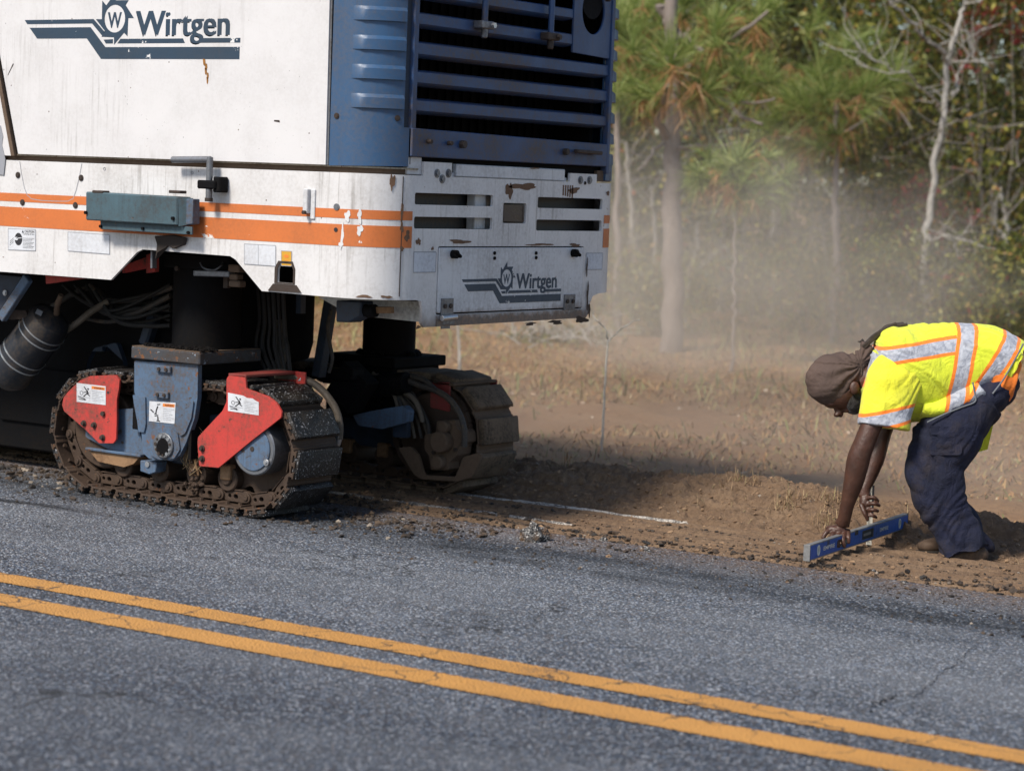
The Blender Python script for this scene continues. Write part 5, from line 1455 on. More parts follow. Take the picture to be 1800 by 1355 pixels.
# far arm
loft(bd, [(1575, 650, .18, 26, .06), (1562, 715, .19, 21, .055), (1550, 765, .18, 16, .048), (1540, 800, .16, 17, .048), (1529, 832, .15, 15, .042), (1520, 858, .13, 11, .030), (1520, 872, .12, 11.5, .024)])
def finger(pts, r):
    P_ = catmull([J(*p) for p in pts], 4)
    r *= 1.28
    bd.tube(P_, [r * (1.05 - .30 * i / (len(P_) - 1)) for i in range(len(P_))], 10)
    bd.ell(P_[-1], (r * .76,) * 3, None, 10, 8); bd.ell(P_[0], (r,) * 3, None, 10, 8)
# near hand: palm over the level's top edge, fingers down its face, thumb over
bd.ell(J(1472, 931, -.10), (.050, .030, .021), rot @ Matrix.Rotation(R(8), 3, 'Y'), 20, 12)
bd.ell(J(1464, 930, -.085), (.036, .034, .018), rot, 16, 10)
finger([(1462, 930, -.10), (1452, 936, -.12), (1447, 945, -.125)], .0095)
finger([(1468, 934, -.11), (1462, 944, -.145), (1464, 957, -.150)], .0098)
finger([(1476, 936, -.115), (1472, 948, -.15), (1474, 962, -.152)], .0100)
finger([(1484, 936, -.115), (1482, 949, -.15), (1484, 960, -.150)], .0094)
finger([(1491, 933, -.10), (1492, 944, -.135), (1492, 953, -.138)], .0085)
# far hand: gripping the upright ruler
bd.ell(J(1520, 884, .115), (.024, .030, .042), rot @ Matrix.Rotation(R(-12), 3, 'Y'), 16, 12)
finger([(1522, 876, .10), (1535, 874, .075), (1543, 880, .085)], .0085)
finger([(1523, 886, .10), (1537, 885, .070), (1545, 888, .085)], .0088)
finger([(1523, 896, .10), (1536, 896, .072), (1543, 898, .088)], .0084)
finger([(1522, 905, .10), (1534, 906, .076), (1540, 909, .090)], .0078)
finger([(1514, 888, .09), (1520, 902, .07), (1525, 913, .075)], .0095)
body = remeshed('body', bd, .0038, m_skin, 2, lambda p: .0010 * noise.noise(p * 30) + .0006 * noise.noise(p * 90), wk)
# beard, head wrap, locks
def cloth(name, base, dark, weave, rough=.85, stain=None, mask=None, sheen=.2):
    k = NT(name)
    n = k.noise(5, 5, .6); f = k.noise(260, 2, .5)
    c = k.mix(k.ramp(n, .35, .65), base, dark)
    if stain:
        c = k.mix(k.math('MULTIPLY', k.ramp(k.noise(7, 6, .7, k.stretch(1, 1, 1, (2, 5, 1))), .50, .66), stain[1]), c, stain[0])
    if mask: c = mask(k, c)
    h = k.math('ADD', k.math('MULTIPLY', k.noise(16, 5, .65, k.stretch(1, 1.6, .8), .8), 1.5), k.math('MULTIPLY', f, .15))
    k.b.inputs['Sheen Weight'].default_value = sheen
    return k.set(Base__Color=c, Roughness=rough, Normal=k.bump(h, weave, .012))
m_wrap = cloth('taupe_head_wrap', (.095, .062, .050), (.065, .042, .034), .5, .85, None, None, 0)
m_beard = cloth('black_beard', (.012, .010, .009), (.02, .016, .014), 1.0)
m_locks = cloth('dark_locks', (.030, .020, .014), (.06, .042, .03), 1.0)
hb_ = MB()
def EM(mb, u, v, dd, ru, rd, rv, ang=0): mb.ell(J(u, v, dd), (ru / PXM, rd, rv / PXM), rot @ Matrix.Rotation(-R(ang), 3, 'Y'), 28, 18)
EM(hb_, 1463, 664, 0, 49, .095, 42, 35)
EM(hb_, 1460, 672, 0, 42, .092, 40, 60)
EM(hb_, 1484, 652, 0, 36, .085, 32, 0)
loft(hb_, [(1490, 650, 0, 30, .07), (1508, 638, 0, 17, .045), (1522, 622, 0, 15, .035), (1530, 610, 0, 16, .035)])
# fabric folds converge towards the knot behind the ear
kn = world_of(wk).inverted() @ J(1512, 640, -.03)
def wrapfold(p):
    d = p - kn; a = math.atan2(d.z, d.x) * 9 + noise.noise(p * 9) * 2.2
    return .007 * math.sin(a * 1.6) * min(1, d.length / .05) * (1.0 - min(.6, d.length / .33)) + .004 * abs(noise.noise(Vector((p.x * 12, p.y * 8, p.z * 34)))) + .002 * noise.noise(p * 40)
remeshed('head_wrap', hb_, .0045, m_wrap, 3, wrapfold, wk, 'taupe head wrap knotted at the nape')
band = MB()
be = MB(); EM(be, 1498, 704, 0, 20, .062, 25, 20); EM(be, 1508, 713, 0, 12, .040, 11, 0)
remeshed('beard', be, .004, m_beard, 2, lambda p: .003 * noise.noise(p * 60), wk)
lk = MB(); rr = random.Random(5)
for i in range(16):
    o_ = rr.uniform(-4, 4); e = rr.uniform(-.05, .05)
    pts = [J(1520 + rr.uniform(-4, 4), 608 + o_, e * .5), J(1533, 595 + o_ * .9, e), J(1550, 583 + o_ * .8, e), J(1568 + rr.uniform(-8, 8), 575 + o_ * .6, e), J(1584 + rr.uniform(-14, 12), 570 + o_ * .4, e)]
    lk.tube(catmull(pts, 5), .0075, 7)
for i in range(4):
    lk.tube(catmull([J(1526, 608, 0), J(1516, 603 - i * 2, .01 * i), J(1508 + i * 3, 600 - i, .01)], 4), .003, 6)
lk.build('hair_locks', m_locks, wk, merge=False)

# shirt with tapes printed on the cloth
iw = world_of(wk).inverted()
def loc2(u, v): p = iw @ J(u, v); return (p.x, p.z)
def tape(k, c, line, half, lim=None, core=.64):
    """band along the line a-b in the body's own side plane"""
    (x0, z0), (x1, z1) = line
    L = math.hypot(x1 - x0, z1 - z0); tx, tz = (x1 - x0) / L, (z1 - z0) / L
    x, y, z = k.sep()
    wob = k.math('MULTIPLY', k.math('SUBTRACT', k.noise(7, 2), .5), .010)
    dd_ = k.math('ADD', k.math('ADD', k.math('MULTIPLY', k.math('SUBTRACT', x, x0), -tz), k.math('MULTIPLY', k.math('SUBTRACT', z, z0), tx)), wob)
    al = k.math('ADD', k.math('MULTIPLY', k.math('SUBTRACT', x, x0), tx), k.math('MULTIPLY', k.math('SUBTRACT', z, z0), tz))
    ab = k.math('ABSOLUTE', dd_)
    inside = k.math('LESS_THAN', ab, half)
    if lim: inside = k.math('MULTIPLY', inside, k.math('MULTIPLY', k.math('GREATER_THAN', al, lim[0] * L), k.math('LESS_THAN', al, lim[1] * L)))
    corem = k.math('MULTIPLY', inside, k.math('LESS_THAN', ab, half * core))
    c = k.mix(inside, c, (.95, .22, .015))
    crease = k.noise(22, 4, .7, None, 1.2)
    return k.mix(corem, c, k.mix(k.ramp(crease, .40, .55), (.27, .29, .35), (.44, .46, .51)))
def shirt_mask(k, c):
    c = tape(k, c, (loc2(1500, 668), loc2(1536, 622)), 16 / PXM, (-.3, 1.03))
    c = tape(k, c, (loc2(1536, 622), loc2(1676, 601)), 16 / PXM, (-.0, .98))
    c = tape(k, c, (loc2(1695, 562), loc2(1672, 680)), 18 / PXM)
    c = tape(k, c, (loc2(1771, 588), loc2(1718, 673)), 17 / PXM)
    return c
def sleeve_mask(k, c): return tape(k, c, (loc2(1511, 733), loc2(1600, 716)), 16 / PXM)
m_vest = cloth('lime_yellow_hi_vis_mesh', (.78, .82, .035), (.62, .70, .025), .8, .75, ((.30, .36, .05), .35), shirt_mask)
m_sleeve = cloth('lime_yellow_hi_vis_sleeve', (.85, .80, .03), (.68, .68, .025), .8, .75, ((.40, .42, .06), .25), sleeve_mask)
m_oshirt = cloth('orange_undershirt', (.82, .20, .02), (.70, .16, .015), .4)
m_trouser = cloth('navy_work_trousers', (.008, .011, .036), (.005, .007, .021), .9, .9, ((.040, .030, .028), .5), None, .0)
m_piping = cloth('grey_piping', (.16, .17, .19), (.10, .11, .12), .3)
vs_ = MB()
loft(vs_, [(1520, 652, 0, 34, .13), (1535, 655, 0, 55, .20), (1565, 655, 0, 78, .235), (1605, 655, 0, 86, .225), (1650, 649, 0, 81, .205), (1695, 640, 0, 72, .195), (1735, 634, 0, 63, .200), (1758, 640, 0, 56, .20), (1775, 648, 0, 53, .20)], 44, 6, 2.15)
def drape(p):
    f = noise.noise(Vector((p.x * 4 + p.z * 3, p.y * 3, p.z * 4))); q = Vector((p.x * 3 - p.z * 3, p.y * 5, (p.x + p.z) * 15 + f * 5))
    return .013 * f + .010 * abs(noise.noise(q)) ** 1.2 * 2 - .004
vest = remeshed('hi_vis_shirt', vs_, .007, m_vest, 3, drape, wk, 'yellow high visibility shirt with grey and orange tapes')
for side, nm in ((-1, 'near sleeve'), (1, 'far sleeve')):
    sl_ = MB()
    dd = .185 * -1 * (-side)
    loft(sl_, [(1590, 628, dd * .70, 34, .055), (1576, 660, dd * .95, 46, .072), (1566, 695, dd * 1.03, 47, .078), (1558, 726, dd * 1.08, 45, .080), (1554, 751, dd * 1.10, 46, .083)], 32, 6, 2.3)
    remeshed('sleeve', sl_, .006, m_sleeve, 3, lambda p: .016 * abs(noise.noise(Vector(((p.x - p.z * .6) * 15 + noise.noise(p * 5) * 2, p.y * 6, (p.z + p.x) * 2.5)))) - .004 + .006 * noise.noise(p * 6), wk, nm + ' with reflective cuff tape')
# loose shirt front hanging below the belly and the tail flap behind the legs
fr = MB()
loft(fr, [(1610, 716, 0, 22, .19), (1640, 718, 0, 26, .20), (1680, 700, 0, 28, .205), (1714, 682, 0, 24, .205)], 30, 5, 2.3)
remeshed('shirt_front', fr, .007, m_vest, 2, drape, wk)
def strip(pts, r, name, mat, dd):
    MB().tube(catmull([J(u, v, dd) for u, v in pts], 5), r, 6).build(name, mat, wk)
strip([(1630, 742), (1660, 728), (1690, 716), (1714, 706), (1713, 690), (1710, 672)], .004, 'hem_piping', m_piping, -.205)
strip([(1799, 604), (1788, 625), (1765, 665), (1745, 692)], .004, 'hem_piping', m_piping, -.195)
us = MB(); loft(us, [(1730, 655, 0, 50, .18), (1755, 660, 0, 56, .19), (1778, 666, 0, 48, .185)], 30, 5, 2.1)
remeshed('undershirt', us, .008, m_oshirt, 3, drape, wk, 'orange undershirt showing below the hem')
MB().prism([(0, 0), (1, 0), (1, 1), (0, 1)], lambda a, b, d: J(1712 + a * 24 + b * 18, 796 - b * 78 - a * 6, .13 + d * 1.0), 0, .006).build('shirt_tail', m_sleeve, wk, label='shirt tail hanging between the legs')
# trousers
tr_ = MB()
loft(tr_, [(1772, 660, .0, 26, .15), (1752, 676, .0, 38, .175), (1722, 698, 0, 46, .185), (1692, 716, 0, 42, .17)], 36, 6, 2.1)
for dd, du in ((-.10, 0), (.12, 3)):
    loft(tr_, [(1728 + du, 700, dd, 42, .105), (1698 + du, 730, dd, 50, .11), (1666 + du, 772, dd, 58, .105), (1644 + du, 812, dd, 56, .095), (1648 + du, 850, dd, 50, .09), (1658 + du, 885, dd, 42, .085), (1674 + du, 915, dd, 41, .08), (1686 + du, 942, dd, 47, .09), (1695 + du, 974, dd, 50, .095)], 32, 6, 2.1)
def tfold(p):
    w0 = noise.noise(p * 3.5)
    f = .014 * w0 + .016 * abs(noise.noise(Vector((p.x * 4 + w0, p.y * 4, p.z * 7 + p.x * 7)))) + .008 * abs(noise.noise(Vector((p.x * 7 + 5, p.y * 5, p.z * 9 - p.x * 11 + w0 * 4)))) - .009
    low = max(0, min(1, (.35 - p.z) / .3))
    return f * (1.3 + low * 1.2)
trs = remeshed('trousers', tr_, .0075, m_trouser, 2, tfold, wk, 'dusty navy work trousers')
MB().prism(rounded([(1640, 752), (1698, 756), (1690, 800), (1634, 800)], 5), lambda a, b, d: J(a, b, -.205 - d + abs(a - 1665) * .0004), 0, .008).build('cargo_pocket', m_trouser, wk, bevel=.004)
MB().prism(rounded([(1636, 748), (1701, 752), (1699, 768), (1636, 764)], 4), lambda a, b, d: J(a, b, -.212 - d + abs(a - 1665) * .0004), 0, .006).build('pocket_flap', m_trouser, wk, bevel=.003)
m_boot = worn('dusty_work_boot_leather', (.075, .045, .028), .65, grime=(.16, .10, .06), g=.8, bump=.5)
m_sole = worn('black_boot_sole', (.02, .018, .016), .8, g=.6)
for (u, v, dd) in ((1704, 986, -.10), (1668, 968, .10)):
    b_ = MB(); c0 = J(u, v, dd)
    b_.ell(c0 + RV * -.085 + UV * .022, (.062, .046, .034), rot, 20, 12); b_.ell(c0 + RV * -.02 + UV * .03, (.09, .042, .042), rot, 20, 12)
    b_.ell(c0 + RV * .035 + UV * .030, (.052, .042, .045), rot, 16, 10); b_.tube([c0 + RV * -.0 + UV * .04, c0 + RV * -.01 + UV * .13], [.045, .040], 16)
    bo = remeshed('boot', b_, .005, m_boot, 3, lambda p: .002 * noise.noise(p * 40) + .002 * abs(noise.noise(p * 14)), wk)
    MB().prism([(-.15, -.036), (-.135, -.046), (-.05, -.038), (.03, -.040), (.09, -.036), (.10, 0), (.09, .036), (.03, .040), (-.05, .038), (-.135, .046), (-.15, .036)], lambda a, b, d: c0 + RV * a + FV * b + UV * (d - .022), 0, .024).build('boot_sole', m_sole, bo, bevel=.003)

# ------------------------------------------------------------------ spirit level and ruler (held, so things of their own)
a = G(1423, 986, .035); b_ = G(1594.5, 928, .035)
lv = thing('spirit_level', 'long blue spirit level lying across the soil strip under the worker\'s hand', 'spirit level', (a.x, a.y, 0.0))
dl = (b_ - a).normalized(); nl = Vector((dl.y, -dl.x, 0)).normalized()          # nl points to the road side / camera
if nl.dot(Vector((CAM[0], CAM[1], 0)) - a) < 0: nl = -nl
Ll = (b_ - a).length; hl = .071; tl = .026
def LV(s, h, d): return a + dl * s + Vector((0, 0, h)) + nl * (-d)
m_lvblue = worn('blue_level_face', (.012, .10, .42), .4, grime=(.05, .05, .06), g=.3, rust=.0, speck=.3, chip=8, chipc=(.03, .05, .10))
m_lvgrey = worn('scuffed_aluminium', (.27, .27, .27), .45, .5, grime=(.10, .09, .08), g=.6)
slots = [rrect(.33, .016, .47, .054, .012, 3), rrect(.10 - .017, .012, .10 + .017, .060, .015, 4), rrect(Ll - .12 - .017, .012, Ll - .12 + .017, .060, .015, 4), rrect(.66, .014, .82, .058, .004, 2)]
MB().prism(rrect(0, 0, Ll, hl, .002, 1), LV, 0, tl, slots).build('level_rail', m_lvgrey, lv, bevel=.001)
MB().prism(rrect(.004, .006, Ll - .004, hl - .006, .002, 1), LV, -.002, -.0003, slots).build('level_face', m_lvblue, lv, label='blue printed face of the level')
MB().prism(rrect(-.006, -.001, .0, hl + .001, .001, 1), LV, -.002, tl + .002).build('end_cap', m_lvgrey, lv)
MB().prism(rrect(Ll, -.001, Ll + .006, hl + .001, .001, 1), LV, -.002, tl + .002).build('end_cap', m_ink, lv)
m_vial = worn('pale_vial_plastic', (.75, .78, .72), .2, g=.1)
for s in (.10, Ll - .12):
    MB().prism(circle(s, .036, .017, .024, 24), LV, -.0035, .02, [circle(s, .036, .012, .018, 24)]).build('vial_ring', m_vial, lv)
    MB().prism(circle(s, .036, .008, .017, 16), LV, .006, .012).build('vial', m_lvgrey, lv)
MB().prism(rrect(.66, .014, .82, .058, .004, 2), LV, .004, .012).build('centre_vial_window', m_ink, lv)
MB().prism(rrect(.69, .030, .79, .042, .005, 3), LV, .001, .004).build('vial', m_lvgrey, lv)
MB().prism(rrect(.56, .050, .60, .0715, .003, 2), LV, -.004, .006).build('top_vial_notch', m_ink, lv)
m = MB(); lettering(m, 'EMPIRE', lambda x, z, d: LV(x, z, d), .16, .028, .30, .046, -.003, .02)
lettering(m, 'EMPIRE', lambda x, z, d: LV(x, z, d), .90, .028, 1.02, .046, -.003, .02)
m.build('face_lettering', m_vial, lv)
r0 = W(1527, 960, 11.02); r1 = W(1531, 853, 11.02)
rl = thing('ruler', 'white wooden ruler held upright behind the blue level', 'ruler', (r0.x, r0.y, 0))
side_ = RV
r0.z = max(r0.z, .01)
m_rule = worn('worn_white_rule', (.55, .52, .45), .6, g=.4, grime=(.2, .15, .1))
MB().bar(r0 - Vector((0, 0, .01)), r1, .026, .006, up=(0, 0, 1)).build('rule_strip', m_rule, rl)
d_ = (r1 - r0).normalized()
MB().bar(r0 + d_ * .14 + RV * .011 - FV * .004, r1 + RV * .011 - FV * .004, .010, .004).build('rule_edge', m_ink, rl)
m = MB()
for i in range(34):
    p = r0 + d_ * (.005 + i * .008) - FV * .0065 - RV * .006
    m.bar(p - RV * .006, p + RV * (.006 if i % 5 else .010), .0006, .0016)
m.build('graduations', m_ink, rl)
# ------------------------------------------------------------------ the wood behind
def bark(name, a, b, c3, sc=1.0, patch=0.0):
    k = NT(name)
    n = k.noise(6 * sc, 5, .65, k.stretch(1, 1, .35)); f = k.noise(30 * sc, 4, .7, k.stretch(1, 1, .3))
    c = k.mix(k.ramp(n, .35, .65), a, b); c = k.mix(k.ramp(f, .5, .7, 0, .7), c, c3)
    if patch: c = k.mix(k.ramp(k.noise(4, 4, .7, k.stretch(1, 1, 1.2)), .55, .62, 0, patch), c, (.10, .09, .075))
    return k.set(Base__Color=c, Roughness=.9, Normal=k.bump(f, .8, .02))
m_pine_bark = bark('pine_bark', (.27, .225, .20), (.19, .155, .135), (.11, .085, .07))
m_pale_bark = bark('pale_mottled_bark', (.47, .45, .41), (.31, .29, .26), (.15, .14, .12), 1.4, .9)
m_grey_bark = bark('grey_bark', (.34, .32, .28), (.23, .21, .18), (.11, .10, .085))
m_twig = bark('pale_twigs', (.30, .27, .24), (.20, .175, .15), (.11, .09, .075))
def leafmat(name, stops, trans=.35):
    k = NT(name)
    r = k.n('ShaderNodeNewGeometry').outputs['Random Per Island']
    c = k.colors(r, stops)
    k.set(Base__Color=c, Roughness=.5)
    tr = k.n('ShaderNodeBsdfTranslucent', Color=c)
    mx = k.t.nodes.new('ShaderNodeMixShader'); mx.inputs[0].default_value = trans
    k.t.links.new(k.b.outputs[0], mx.inputs[1]); k.t.links.new(tr.outputs[0], mx.inputs[2]); k.t.links.new(mx.outputs[0], k.out.inputs[0])
    return k.m
m_needle = leafmat('pine_needles', [(0, (.13, .19, .035)), (.6, (.28, .36, .085)), (1, (.50, .52, .20))], .5)
m_needle_dead = leafmat('dead_pine_needles', [(0, (.30, .14, .05)), (.6, (.45, .23, .09)), (1, (.55, .34, .16))])
m_leaf = leafmat('mixed_green_leaves', [(0, (.02, .035, .008)), (.38, (.07, .095, .015)), (.65, (.19, .21, .035)), (.86, (.36, .34, .06)), (.95, (.40, .24, .07)), (1, (.32, .05, .03))])
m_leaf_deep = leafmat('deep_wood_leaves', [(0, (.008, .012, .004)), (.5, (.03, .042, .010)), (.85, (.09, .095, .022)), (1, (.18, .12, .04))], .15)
m_leaf_red = leafmat('red_turning_leaves', [(0, (.04, .07, .015)), (.35, (.12, .10, .03)), (.6, (.25, .035, .03)), (.9, (.40, .06, .05)), (1, (.45, .22, .18))])
m_leaf_olive = leafmat('olive_leaves', [(0, (.04, .05, .015)), (.5, (.12, .13, .03)), (.85, (.30, .28, .07)), (1, (.42, .26, .10))])

def leaf_cloud(name, centers, spread, n, size, mat, seed, parent=None, label=None, kind=None, squash=1.0, hang=.0):
    r = np.random.default_rng(seed)
    C_ = np.asarray(centers); i = r.integers(0, len(C_), n)
    sp = np.asarray(spread)[i] if np.ndim(spread) else np.full(n, spread)
    q = r.standard_normal((n, 3)); q /= np.linalg.norm(q, axis=1)[:, None] + 1e-9
    rad = r.random(n) ** .5
    p = C_[i] + q * (rad * sp)[:, None] * np.array([1, 1, squash])
    a = r.standard_normal((n, 3)); a[:, 2] -= hang; a /= np.linalg.norm(a, axis=1)[:, None]
    b = np.cross(a, r.standard_normal((n, 3))); b /= np.linalg.norm(b, axis=1)[:, None]
    s = size * r.uniform(.5, 1.4, n)
    V = np.stack([p - a * s[:, None], p + b * (s * .42)[:, None], p + a * s[:, None], p - b * (s * .42)[:, None]], 1).reshape(-1, 3)
    F = np.arange(n * 4).reshape(-1, 4)
    if parent is not None:
        im = np.array(world_of(parent).inverted()); V = V @ im[:3, :3].T + im[:3, 3]
    o = bpy.data.objects.new(name, fast_mesh(name, V, F, smooth=False)); o.data.materials.append(mat); COL.objects.link(o)
    o.parent = parent
    if label: o['label'] = label
    if kind: o['kind'] = kind
    return o
def needles(name, tufts, mat, seed, parent, nper=150, length=.30, dead=False):
    r = np.random.default_rng(seed); V = []; F = []
    sub_ = []
    for (c, ax, L) in tufts:
        c = np.array(c); ax = np.array(ax) / np.linalg.norm(ax); sub_.append((c, ax, L, .45))
        for q in range(5): sub_.append((c + r.standard_normal(3) * L * np.array([.45, .45, .30]), ax + r.standard_normal(3) * .55, L * r.uniform(.45, .8), .24))
    for (c, ax, L, share) in sub_:
        ax = ax / np.linalg.norm(ax)
        n = int(nper * share)
        d = r.standard_normal((n, 3)) * .75 + ax * (.75 if not dead else .2)
        c = c + 0 * ax
        if dead: d[:, 2] -= 1.1
        d /= np.linalg.norm(d, axis=1)[:, None]
        l = L * r.uniform(.35, 1.15, n)
        s = np.cross(d, r.standard_normal((n, 3))); s /= np.linalg.norm(s, axis=1)[:, None]
        p = c + ax * (r.random(n) * L * .25)[:, None]
        m_ = p + d * (l * .6)[:, None]; e = m_ + (d * (l * .4)[:, None]) + np.array([0, 0, -1]) * (l * .10)[:, None]
        w_ = .0042
        V.append(np.stack([p - s * w_, p + s * w_, m_ + s * w_, m_ - s * w_, e], 1).reshape(-1, 3))
    V = np.concatenate(V)
    k = np.arange(len(V) // 5)[:, None] * 5
    F = np.concatenate([k + [0, 1, 2], k + [0, 2, 3], k + [3, 2, 4]])
    im = np.array(world_of(parent).inverted()); V = V @ im[:3, :3].T + im[:3, 3]
    o = bpy.data.objects.new(name, fast_mesh(name, V, F, smooth=False)); o.data.materials.append(mat); COL.objects.link(o); o.parent = parent
    return o
def gz(x, y): return float(zf(np.array([x]), np.array([y]))[0])
def limb(mb, pts, r0, r1, n=8, sub=5, wob=.0, seed=0):
    P_ = catmull(pts, sub); rr = random.Random(seed)
    if wob: P_ = [p + Vector((rr.gauss(0, wob), rr.gauss(0, wob), rr.gauss(0, wob * .5))) if 0 < i < len(P_) - 1 else p for i, p in enumerate(P_)]
    return mb.tube(P_, [r0 + (r1 - r0) * i / (len(P_) - 1) for i in range(len(P_))], n)

def limb_obj(P, a, b, mat, par, seed):
    m = MB(); limb(m, P, a, b, 7, 4, .012, seed + 1); m.build('branch', mat, par)
# --- longleaf pine nearest the field
def pine(u, vbase, dep, top_v, r0, tufts, limbs, label, seed, lean=0, group='long needled pines'):
    b0 = W(u, vbase, dep); t0 = thing('pine_tree', label, 'pine tree', (b0.x, b0.y, 0), 0, group)
    m = MB(); P0 = Vector((b0.x, b0.y, -.25)); 
    pts = [P0] + [W(u + lean * k, vbase + (top_v - vbase) * k, dep) for k in (.15, .35, .55, .75, 1.0)]
    P9 = pts[-1] + Vector((0, 0, 3.5 if r0 > .1 else .05)); pts.append(P9)
    limb(m, pts, r0, r0 * .45, 14, 5, .012, seed); m.build('trunk', m_pine_bark, t0)
    for L in limbs: limb_obj([W(q[0], q[1], dep + (q[2] if len(q) > 2 else 0)) for q in L[0]], L[1], L[2], m_pine_bark, t0, seed)
    tf = []; td = []
    for (tu, tv, dd, L, au, av) in tufts:
        c = W(tu, tv, dep + dd); ax = RV * au + UV * av
        tf.append((c, ax, L)); td.append((c - ax * L * .15, ax, L * .9))
    needles('needles', [(c, a, L * 1.15) for c, a, L in tf], m_needle, seed, t0, 300)
    needles('dead_needles', td, m_needle_dead, seed + 5, t0, 60, dead=True)
    return t0
pine(1182, 620, 23.5, -40, .120,
     [(1180, 130, -.8, .55, 0, 1), (1250, 75, -.4, .50, .3, 1), (1300, 145, 0, .40, .6, .8), (1225, 170, -.5, .40, .8, .5), (1135, 175, -.5, .40, -.8, .5), (1090, 70, .3, .55, -.3, 1), (1080, 120, .3, .5, -.5, .6), (1330, 40, .5, .45, .5, 1), (1200, 20, .5, .45, .2, 1)],
     [([(1176, 245), (1160, 215, -.3), (1166, 175, -.6), (1172, 150, -.8)], .05, .03), ([(1186, 262), (1215, 258, -.2), (1265, 256, -.3), (1300, 250, -.5)], .028, .012), ([(1190, 180), (1230, 172, -.2), (1275, 180, -.4), (1300, 205, -.5), (1340, 218, -.6)], .030, .012),
      ([(1170, 252), (1150, 262, -.2), (1135, 282, -.3), (1120, 300, -.3)], .025, .010), ([(1280, 180, -.4), (1340, 180, -.5), (1360, 172, -.5)], .016, .008), ([(1205, 60), (1240, 90, -.2), (1300, 55, -.3), (1350, 20, -.3)], .03, .014), ([(1160, 10, .1), (1175, 40, .1), (1195, 70, 0)], .05, .03)],
     'long needled pine with brown straight trunk standing in the dust at the wood edge', 11)
pine(1468, 560, 25.5, 190, .05,
     [(1455, 205, 0, .62, 0, 1), (1400, 190, .2, .45, -.7, .6), (1510, 180, .2, .5, .6, .8), (1385, 240, .2, .40, -.9, .2), (1560, 150, .5, .45, .5, .9), (1440, 150, .4, .5, 0, 1), (1350, 150, .5, .45, -.4, 1), (1500, 120, .7, .5, .3, 1), (1420, 260, .1, .35, -.4, .3)],
     [([(1466, 250), (1430, 262, .1), (1395, 245, .1), (1360, 243, .2), (1325, 248, .2)], .022, .012), ([(1464, 240), (1500, 225, 0), (1550, 190, .3)], .02, .012)],
     'young pine with wide green needle plumes in the middle of the wood edge', 12)
pine(1290, 620, 21.5, 330, .016, [(1290, 318, 0, .40, 0.1, 1), (1255, 325, .1, .32, -.9, .5), (1328, 338, .1, .30, .9, .3), (1300, 345, 0, .25, .2, .2)], [], 'pine sapling with a single low needle plume', 13)
pine(1085, 640, 26.0, 60, .05, [(1075, 90, 0, .5, 0, 1), (1100, 40, .2, .5, .3, 1), (1060, 150, 0, .45, -.6, .3), (1110, 120, 0, .42, .7, .5)], [], 'pine half hidden behind the rear corner of the machine', 14)

# --- bare pale trees
def bare(name, u, vb, dep, pts, r0, r1, limbs, mat, label, seed, cat='tree', group=None, leaves=None):
    b0 = W(u, vb, dep); t0 = thing(name, label, cat, (b0.x, b0.y, 0), 0, group)
    m = MB(); P = [Vector((b0.x, b0.y, gz(b0.x, b0.y) - .1 if b0.y < 34 else -.3))] + [W(q[0], q[1], dep) for q in pts]
    limb(m, P, r0, r1, 12, 5, .012, seed); m.build('trunk', mat, t0)
    rr = random.Random(seed); m = MB(); ends = []
    for L in limbs:
        Q = [W(q[0], q[1], dep + (q[2] if len(q) > 2 else 0)) for q in L[0]]
        mb_ = MB(); limb(mb_, Q, L[1], L[2], 7, 4, .015, seed + 3); mb_.build('branch', mat, t0); ends.append(Q)
    # side twigs
    for Q in ends + [P[1:]] * 2:
        for k in range(7):
            i = rr.randrange(len(Q) - 1); t = rr.random(); p = Q[i].lerp(Q[i + 1], t)
            d = Vector((rr.gauss(0, 1), rr.gauss(0, 1), abs(rr.gauss(0, .8)) + .1)).normalized()
            q = p + d * rr.uniform(.15, .45); q2 = q + (d + Vector((rr.gauss(0, .5), rr.gauss(0, .5), rr.gauss(.2, .4)))).normalized() * rr.uniform(.15, .4)
            limb(m, [p, q, q2], .0055, .002, 5, 3, .008, k)
    m.build('twigs', mat, t0)['kind'] = 'stuff'
    return t0
bare('bare_tree', 1628, 572, 25.5, [(1632, 540), (1622, 500), (1628, 420), (1640, 330), (1655, 220), (1668, 110), (1682, 50), (1697, 0), (1712, -80)], .050, .019,
     [([(1668, 112, 0), (1635, 75, -.3), (1605, 45, -.5), (1580, 20, -.7), (1560, -5, -.9)], .026, .013), ([(1655, 200, 0), (1630, 165, -.4), (1597, 127, -.7)], .013, .010), ([(1597, 127, -.7), (1560, 128, -.8), (1506, 112, -.9)], .011, .006), ([(1570, 125, -.8), (1535, 105, -.8), (1505, 80, -.9)], .009, .005),
      ([(1672, 112, 0), (1700, 108, -.2), (1748, 111, -.3)], .012, .005), ([(1676, 170, 0), (1680, 145, .2), (1706, 90, .3), (1700, 60, .3), (1688, 50, .2)], .016, .010), ([(1695, 10, 0), (1720, 2, -.2), (1760, -10, -.2)], .012, .006), ([(1628, 430, 0), (1660, 412, -.2), (1700, 425, -.4), (1760, 440, -.6)], .014, .006), ([(1660, 412, -.2), (1680, 440, -.3), (1690, 455, -.3)], .008, .004)],
     m_pale_bark, 'pale barked bare tree right behind the worker, its trunk leaning right', 21)
def simple(u, vb, dep, top, r0, lab, seed, mat=None, extra=()):
    us = [(u + (top[0] - u) * k + 6 * math.sin(k * 5 + seed), vb + (top[1] - vb) * k) for k in (.12, .3, .5, .7, .85, 1)]
    return bare('bare_tree', u, vb, dep, us, r0, r0 * .45, list(extra), mat or m_grey_bark, lab, seed, group='thin bare trees in the wood')
simple(1688, 560, 33, (1686, 160), .07, 'second pale trunk just right of the leaning pale tree', 31, m_pale_bark)
